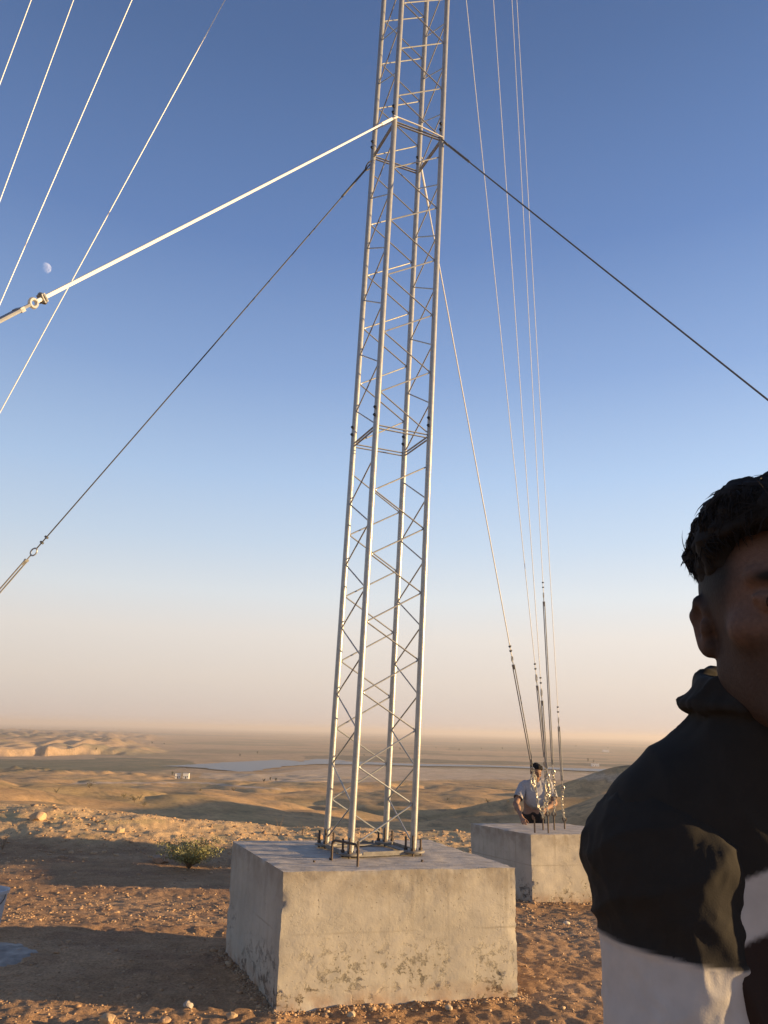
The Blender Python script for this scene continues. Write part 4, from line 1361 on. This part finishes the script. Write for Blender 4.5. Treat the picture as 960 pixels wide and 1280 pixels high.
def person(J, label, s, fine, colours, shirt_col, hair_kw, beard, trouser_c, shoe_c, sleeve, hem, grids, collar=True, shirt_grow=.014, shirt_grids=None):
    o = empty('person', J['ground'], label, 'person')
    Mh = J['headM']; hc = np.array(J['head'], float); M = rotm(J['yaw'])
    # --- body, one continuous surface
    f = Field(*grids)
    body_field(f, J, s); head(f, hc, Mh, s); feet(f, J, s * .93)
    for k in 'RL': hand(f, J['wr' + k], *J['hands'][k], s=s * .98, curl=J['curl'][k])
    V, Q = f.mesh(); V = smooth(V, Q, 1, .4)
    L = (V - hc) @ Mh / s                                            # head coordinates
    C = np.tile(colours['skin'], (len(V), 1))
    C *= (1 + .10 * n3(V * 40, 5))[:, None]
    inh = L[:, 2] > -.125
    ax_ = np.abs(L[:, 0])
    mouth = np.exp(-(L[:, 0] / .024) ** 2 - ((L[:, 2] + .065) / .010) ** 2) * (L[:, 1] < -.07)
    bd = inh * ss(-.016, -.046, L[:, 2] + .03 * ss(.03, .06, ax_) * 0 + .006 * n3(L * 90, 3)) * ss(.03, .005, L[:, 1]) * (1 - .8 * mouth)
    side = inh * ss(.045, .062, ax_) * ss(-.062, -.040, L[:, 1]) * ss(.004, -.012, L[:, 1]) * ss(.06, .03, L[:, 2])
    C = lerp(C, (.035, .026, .022), np.clip(bd * beard + side * .9 * (beard > 0), 0, 1) * .8)
    fade = inh * ss(-.020, .026, L[:, 2] + .2 * np.clip(L[:, 1] + .02, -.05, .12)) * ss(-.075, -.045, L[:, 1] - .3 * np.clip(L[:, 2] - .03, 0, .1))
    C = lerp(C, (.011, .0095, .009), fade * .97)
    brow = np.exp(-((np.abs(L[:, 0]) - .032) / .016) ** 2 - ((L[:, 2] - .024) / .0055) ** 2) * (L[:, 1] < -.06)
    C = lerp(C, (.012, .010, .009), np.clip(brow * 1.5, 0, 1))
    lip = np.exp(-(L[:, 0] / .022) ** 4 - ((L[:, 2] + .0645) / .009) ** 2) * (L[:, 1] < -.07)
    C = lerp(C, (.22, .10, .085), lip * .7)
    me = mesh_np('body', V, Q, True); set_col(me, np.clip(C, 0, 1)); bd_o = link_mesh('body', me, SKIN, o)
    for sx in (-1, 1):
        e = hc + Mh @ (np.array([.032 * sx, -.0800, .0005]) * s)
        m = MB(); m.tube([e, e + Mh @ np.array([0, -.0115 * s, 0])], [.0085 * s, .0070 * s], 14); m.build('eye', EYE, o)
    hair_mesh(hc, Mh, s, **hair_kw).build('hair', HAIRM, o)
    # --- shirt
    f = Field(*(shirt_grids or grids))
    g = shirt_grow
    P = {k: np.array(J[k], float) for k in ('shR', 'shL', 'elR', 'elL', 'wrR', 'wrL', 'pelvis', 'waist', 'chest', 'neck', 'hipR', 'hipL')}
    f.ell(P['chest'], (.178 * s + g, .126 * s + g, .175 * s + g), M, .05)
    f.ell(P['waist'], (.160 * s + g, .116 * s + g, .20 * s + g), M, .08)
    f.ell(P['pelvis'] - [0, 0, .0], (.170 * s + g, .120 * s + g, .13 * s + g), M, .05)
    mid = (P['shR'] + P['shL']) / 2
    f.cap(P['shR'] * .8 + mid * .2, P['shL'] * .8 + mid * .2, .060 * s + g, .060 * s + g, .05)
    for k in 'RL':
        f.cap(P['neck'] + [0, .004, .002], P['sh' + k] + [0, 0, .020], .066 * s + g * .6, .050 * s + g, .04)
    if collar:
        nk = P['neck']
        ax = (hc - nk); ax = ax / np.linalg.norm(ax)
        a = M @ np.array([1., 0, 0]); b = M @ np.array([0, 1., 0])
        for t in np.linspace(0, 2 * math.pi, 33)[:-1]:
            if math.sin(t) < -.80: continue
            rr = .061 * s; up = .044 * s + .012 * s * math.sin(t)
            nk = P['neck'] + np.array([0, 0, .020])
            c0 = nk + a * math.cos(t) * rr + b * (math.sin(t) * rr + .004)
            c1 = nk + a * math.cos(t) * (rr + .006) + b * (math.sin(t) * (rr + .006) + .004) + np.array([0, 0, up])
            c2 = nk + a * math.cos(t) * (rr + .027) + b * (math.sin(t) * (rr + .020) + .004) + np.array([0, 0, up * .55])
            f.cap(c0, c1, .009 * s, .008 * s, .012); f.cap(c1, c2, .008 * s, .007 * s, .010)
    else:
        f.cap(P['neck'] + [0, 0, .02], P['neck'] + [0, 0, .3], .066 * s, .066 * s, .008, 'sub')
    f.cut((0, 0, J['ground'][2] + hem), (0, 0, -1))
    V, Q = biggest(*f.mesh()); V = smooth(V, Q, 1)
    N = vnormals(V, Q)
    V = V + N * folds(V, .010, 17)[:, None] + N * folds(V, .006, 27, (16, 16, 11))[:, None]
    V = smooth(V, Q, 1, .3)
    me = mesh_np('shirt', V, Q, True); set_col(me, shirt_col(V, P, M, '')); so = link_mesh('shirt', me, CLOTH, o)
    for k in 'RL':
        S_, e, w = P['sh' + k], P['el' + k], P['wr' + k]
        pts_ = np.array([S_, e, w]) if sleeve >= 1 else np.array([S_, e])
        lo2, hi2 = pts_.min(0) - .11, pts_.max(0) + .11
        st = .0030 if fine else .006
        f = Field(*(np.arange(lo2[i], hi2[i], st) for i in range(3)))
        if sleeve >= 1:
            f.ell(S_ + (S_ - mid) * .02 - [0, 0, .012], (.064 * s + g, .068 * s + g, .066 * s + g), M, .03)
            f.cap(S_ - [0, 0, .02], e, .064 * s + g, .060 * s + g, .03); f.cap(e, w + (e - w) * .06, .054 * s + g, .036 * s + g, .02)
        else:
            q = S_ + (e - S_) * sleeve; dn = (e - S_) / np.linalg.norm(e - S_)
            f.cap(S_, q, .062 * s + g, .062 * s + g, .025)
            f.cut(q + dn * .02, dn)
            f.cap(q - dn * .01, q + dn * .2, .056 * s + g, .056 * s + g, .004, 'sub')
        V, Q = f.mesh(); V = smooth(V, Q, 1); N = vnormals(V, Q)
        V = V + N * folds(V, .0055, 47, (8, 8, 13))[:, None] + N * folds(V, .0025, 57, (20, 20, 16))[:, None] + N * folds(V, .0012, 67, (55, 55, 40))[:, None]
        V = smooth(V, Q, 1, .3)
        if fine: V = V + N * (.0016 * np.exp(-((V[:, 2] + .13 * np.clip(V[:, 0] - e[0], -.09, .03) - .007 - 1.3525) / .0035) ** 2))[:, None]
        me = mesh_np('sleeve', V, Q, True); set_col(me, shirt_col(V, P, M, k)); link_mesh('sleeve', me, CLOTH, so)
    # --- trousers and shoes
    f = Field(*grids)
    f.ell(P['pelvis'], (.160 * s, .112 * s, .12 * s), M, .04)
    for k in 'RL':
        h, kn, an = (np.array(J[q + k], float) for q in ('hip', 'kn', 'an'))
        f.cap(h, kn, .092 * s, .070 * s, .04); f.cap(kn, an + (kn - an) * .03, .070 * s, .056 * s, .03)
    f.cut(P['pelvis'] + [0, 0, .04], (0, 0, 1))
    V, Q = f.mesh(); V = smooth(V, Q, 1); N = vnormals(V, Q); V = V + N * folds(V, .012, 37, (7, 7, 9))[:, None]
    me = mesh_np('trousers', V, Q, True); set_col(me, np.tile(trouser_c, (len(V), 1))); link_mesh('trousers', me, CLOTH, o)
    f = Field(*grids); feet(f, J, s, .006); f.cut((0, 0, J['anR'][2] + .03), (0, 0, 1)); f.cut((0, 0, J['ground'][2] + .004), (0, 0, -1))
    V, Q = f.mesh()
    k = V[:, 0] * math.cos(J['yaw']) + V[:, 1] * math.sin(J['yaw']) < J['ground'][0] * math.cos(J['yaw']) + J['ground'][1] * math.sin(J['yaw'])
    for side in (k, ~k):
        mp_ = np.full(len(V), -1); mp_[side] = np.arange(side.sum()); q = Q[side[Q].all(1)]
        me = mesh_np('shoe', V[side], mp_[q], True); set_col(me, np.tile(shoe_c, (int(side.sum()), 1))); link_mesh('shoe', me, CLOTH, o)
    return o


EYE = bpy.data.materials.new('eye'); EYE.use_nodes = True
EYE.node_tree.nodes['Principled BSDF'].inputs['Base Color'].default_value = (.03, .02, .015, 1); EYE.node_tree.nodes['Principled BSDF'].inputs['Roughness'].default_value = .1

# --- the man close to the camera at the right edge
hx, hy, hz_ = .402, .765, 1.676
gz = H1(hx, hy)
cx0, cy0 = .418, .890                                   # trunk axis
J1 = dict(ground=(cx0, cy0, gz), yaw=math.radians(6), pelvis=(cx0 + .02, cy0, gz + .97), waist=(cx0 + .012, cy0, gz + 1.15), chest=(cx0 + .010, cy0 - .012, gz + 1.335),
          neck=(.410, .815, gz + 1.548), head=(hx, hy, hz_), shR=(.293, .832, gz + 1.455), shL=(.590, .835, gz + 1.445),
          elR=(.288, .800, gz + 1.140), elL=(.665, .865, gz + 1.13), wrR=(.310, .690, gz + .910), wrL=(.665, .775, gz + .89),
          hipR=(.345, .89, gz + .93), hipL=(.52, .89, gz + .93), knR=(.335, .88, gz + .50), knL=(.53, .88, gz + .50), anR=(.33, .91, gz + .09), anL=(.54, .91, gz + .09),
          headM=rotm(math.radians(-11), math.radians(4), 0),
          hands={'R': ((.02, -.12, -1), (.9, .2, 0), (.1, -1, 0)), 'L': ((-.02, -.12, -1), (-.9, .2, 0), (-.1, -1, 0))}, curl={'R': .35, 'L': .35})
grid1 = (axis_grid(.12, .82, .29, .50, .0026, .008), axis_grid(.55, 1.06, .64, .89, .0026, .008), axis_grid(gz - .02, gz + 1.86, gz + 1.53, gz + 1.84, .0026, .008))

def shirt1(V, P, M, part):
    black = np.array([.0185, .0165, .0145]); white = np.array([.43, .405, .375]); brown = np.array([.028, .017, .013])
    C = np.tile(black, (len(V), 1))
    if part == '':
        zt = V[:, 2] - .45 * np.clip(V[:, 0] - .385, -.06, .08)
        C = lerp(C, white, ss(1.4525, 1.4475, zt)); C = lerp(C, brown, ss(1.4025, 1.3975, zt))
    else:
        za = V[:, 2] + .13 * np.clip(V[:, 0] - P['el' + part][0], -.09, .03) - .007
        C = lerp(C, white, ss(1.3545, 1.3505, za)); C = lerp(C, brown, ss(1.257, 1.253, za))
    return C
person(J1, 'man at the right edge close to the camera, dark hair, black and white colour-block top', 1.0, True, {'skin': np.array([.125, .074, .054])}, shirt1,
       dict(seed=4, n=15000, sweep=(-.60, -.40, -.05), length=.026, low=.012), 1.0, (.05, .05, .06), (.03, .03, .03), 1.0, .80, grid1, True, .010, (np.arange(.15, .78, .0038), np.arange(.64, 1.07, .0038), np.arange(gz + .76, gz + 1.64, .0038)))

# --- the man behind the far block, looking down at the chains
m_ray = CAM + ray(666, 1000) * 11.55
mx_, my_ = m_ray[0] * 1.0, m_ray[1]
g2 = H1(mx_, my_ + .1)
hand_t = onz(652.5, 1037, ZA + .02)
def at(px, py, D): return CAM + ray(px, py) * (D / ray(px, py)[1])
D0 = 11.55
hd = at(669.5, 965, D0 - .12); sR = at(653.5, 984, D0 + .02); sL = at(687, 984, D0 - .02)
eR = at(648.5, 1012, D0 + .03); wR = at(652.5, 1029, D0 - .42); wR = np.array([1.955, 11.07, ZA + .075]); eR = (sR + wR) / 2 + np.array([-.075, .09, -.03])
eL = at(693, 1004, D0 - .12); wL = at(681, 1012, D0 - .34)
D0 = D0
base = np.array([mx_, my_, g2])
J2 = dict(ground=tuple(base), yaw=math.radians(8), pelvis=base + [0, .03, .90], waist=base + [0, .02, 1.05], chest=(sR + sL) / 2 + [0, .0, -.12],
          neck=(sR + sL) / 2 + [0, -.02, .06], head=hd, shR=sR, shL=sL, elR=eR, elL=eL, wrR=wR, wrL=wL,
          hipR=base + [-.09, .03, .86], hipL=base + [.09, .03, .86], knR=base + [-.10, .0, .47], knL=base + [.11, .0, .47], anR=base + [-.11, .03, .09], anL=base + [.12, .03, .09],
          headM=rotm(math.radians(20), math.radians(19), math.radians(4)),
          hands={'R': ((.10, -.75, -.42), (.1, .45, -.85), (.95, .1, .1)), 'L': ((-.2, -.8, -.1), (-.5, 0, -.8), (-.2, -.2, 1))}, curl={'R': .35, 'L': .7})
allp = np.array([J2[k] for k in J2 if k not in ('yaw', 'headM', 'hands', 'curl')])
lo_, hi_ = allp.min(0) - .22, allp.max(0) + .22
grid2 = (np.arange(lo_[0], hi_[0], .0075), np.arange(lo_[1], hi_[1], .0075), np.arange(g2 - .02, hi_[2], .0075))
def shirt2(V, P, M, part): return np.tile((.36, .35, .36), (len(V), 1))
person(J2, 'man in a white T-shirt standing behind the far block, head bowed over the chains', .93, False, {'skin': np.array([.27, .16, .11])}, shirt2,
       dict(seed=8, n=260, sweep=(-.1, -.3, .3), length=.03, low=.01), .35, (.028, .024, .024), (.05, .05, .05),   .62, .73, grid2, False, .012)

# ------------------------------------------------------------------ light, sky, air
SUN_EL, SUN_AZ = math.radians(7.0), math.radians(3.0)     # sun low on the right, a little behind the camera
sd = np.array([math.cos(SUN_EL) * math.cos(-SUN_AZ), math.cos(SUN_EL) * math.sin(-SUN_AZ), math.sin(SUN_EL)])
sun = bpy.data.lights.new('sun', 'SUN'); sun.energy = 5.0; sun.angle = math.radians(.53); sun.color = (1.0, .67, .32)
suno = bpy.data.objects.new('sun', sun); COL.objects.link(suno)
suno.rotation_euler = Vector(-sd).to_track_quat('-Z', 'Y').to_euler()
W = bpy.data.worlds.new('World'); sc.world = W; W.use_nodes = True
nt = W.node_tree
sky = nt.nodes.new('ShaderNodeTexSky'); sky.sky_type = 'NISHITA'; sky.sun_disc = False
sky.sun_elevation = SUN_EL
sky.sun_rotation = math.atan2(sd[0], sd[1])
sky.altitude = 300; sky.air_density = 1.0; sky.dust_density = 1.0; sky.ozone_density = 3.0
bg = nt.nodes['Background']; bg.inputs['Strength'].default_value = .10
# dusty evening air: the physical sky blended with a paler band towards the horizon
tc = nt.nodes.new('ShaderNodeTexCoord'); sp = nt.nodes.new('ShaderNodeSeparateXYZ'); nt.links.new(tc.outputs['Generated'], sp.inputs[0])
rp = nt.nodes.new('ShaderNodeValToRGB'); nt.links.new(sp.outputs['Z'], rp.inputs['Fac'])
def s2l(c): return tuple((v / 255 / 12.92 if v < 10 else ((v / 255 + .055) / 1.055) ** 2.4) for v in c)
EXPO = 1.25
STOPS = [(-.02, (212, 196, 189)), (.015, (216, 201, 193)), (.06, (229, 215, 204)), (.115, (235, 226, 218)), (.165, (226, 230, 233)), (.23, (203, 219, 237)), (.31, (179, 204, 236)), (.43, (142, 171, 216)),
         (.57, (107, 137, 189)), (.72, (86, 113, 160)), (1.0, (42, 60, 104))]
er = rp.color_ramp
SKY_GAIN = 2 ** EXPO * .10
while len(er.elements) < len(STOPS): er.elements.new(.5)
for e_, (p_, c_) in zip(er.elements, STOPS):
    e_.position = max(p_, 0); e_.color = (*[v / SKY_GAIN for v in s2l(c_)], 1)
mxs = nt.nodes.new('ShaderNodeMix'); mxs.data_type = 'RGBA'; mxs.inputs[0].default_value = .94
nt.links.new(sky.outputs['Color'], mxs.inputs[6]); ax_ = nt.nodes.new('ShaderNodeMapRange'); ax_.inputs[1].default_value = -.5; ax_.inputs[2].default_value = .5; ax_.inputs[3].default_value = .94; ax_.inputs[4].default_value = 1.12
nt.links.new(sp.outputs['X'], ax_.inputs[0])
sl = nt.nodes.new('ShaderNodeVectorMath'); sl.operation = 'SCALE'; nt.links.new(rp.outputs['Color'], sl.inputs[0]); nt.links.new(ax_.outputs[0], sl.inputs['Scale'])
nt.links.new(sl.outputs['Vector'], mxs.inputs[7])
nt.links.new(mxs.outputs[2], bg.inputs['Color'])

hz = bpy.data.materials.new('haze'); hz.use_nodes = True
nt = hz.node_tree
nt.nodes.remove(nt.nodes['Principled BSDF'])
pv_ = nt.nodes.new('ShaderNodeVolumePrincipled')
pv_.inputs['Color'].default_value = (.80, .76, .755, 1); pv_.inputs['Density'].default_value = 1.5e-4; pv_.inputs['Anisotropy'].default_value = .2
nt.links.new(pv_.outputs['Volume'], nt.nodes['Material Output'].inputs['Volume'])
m = MB(); zb, zt = -95.0, 46.0
m.box((0, 0, (zb + zt) / 2), (70000, 0, 0), (0, 70000, 0), (0, 0, (zt - zb) / 2))
hzo = m.build('haze', hz, smooth=False); tag(hzo, kind='stuff')

sc.view_settings.view_transform = 'Standard'; sc.view_settings.look = 'None'
sc.view_settings.gamma = 1; sc.view_settings.use_curve_mapping = False
sc.view_settings.exposure = EXPO
sc.render.engine = 'CYCLES'
cy = sc.cycles
cy.use_denoising = True
cy.max_bounces = 6; cy.diffuse_bounces = 3; cy.glossy_bounces = 3; cy.transmission_bounces = 2; cy.volume_bounces = 0; cy.transparent_max_bounces = 8
cy.sample_clamp_indirect = 8
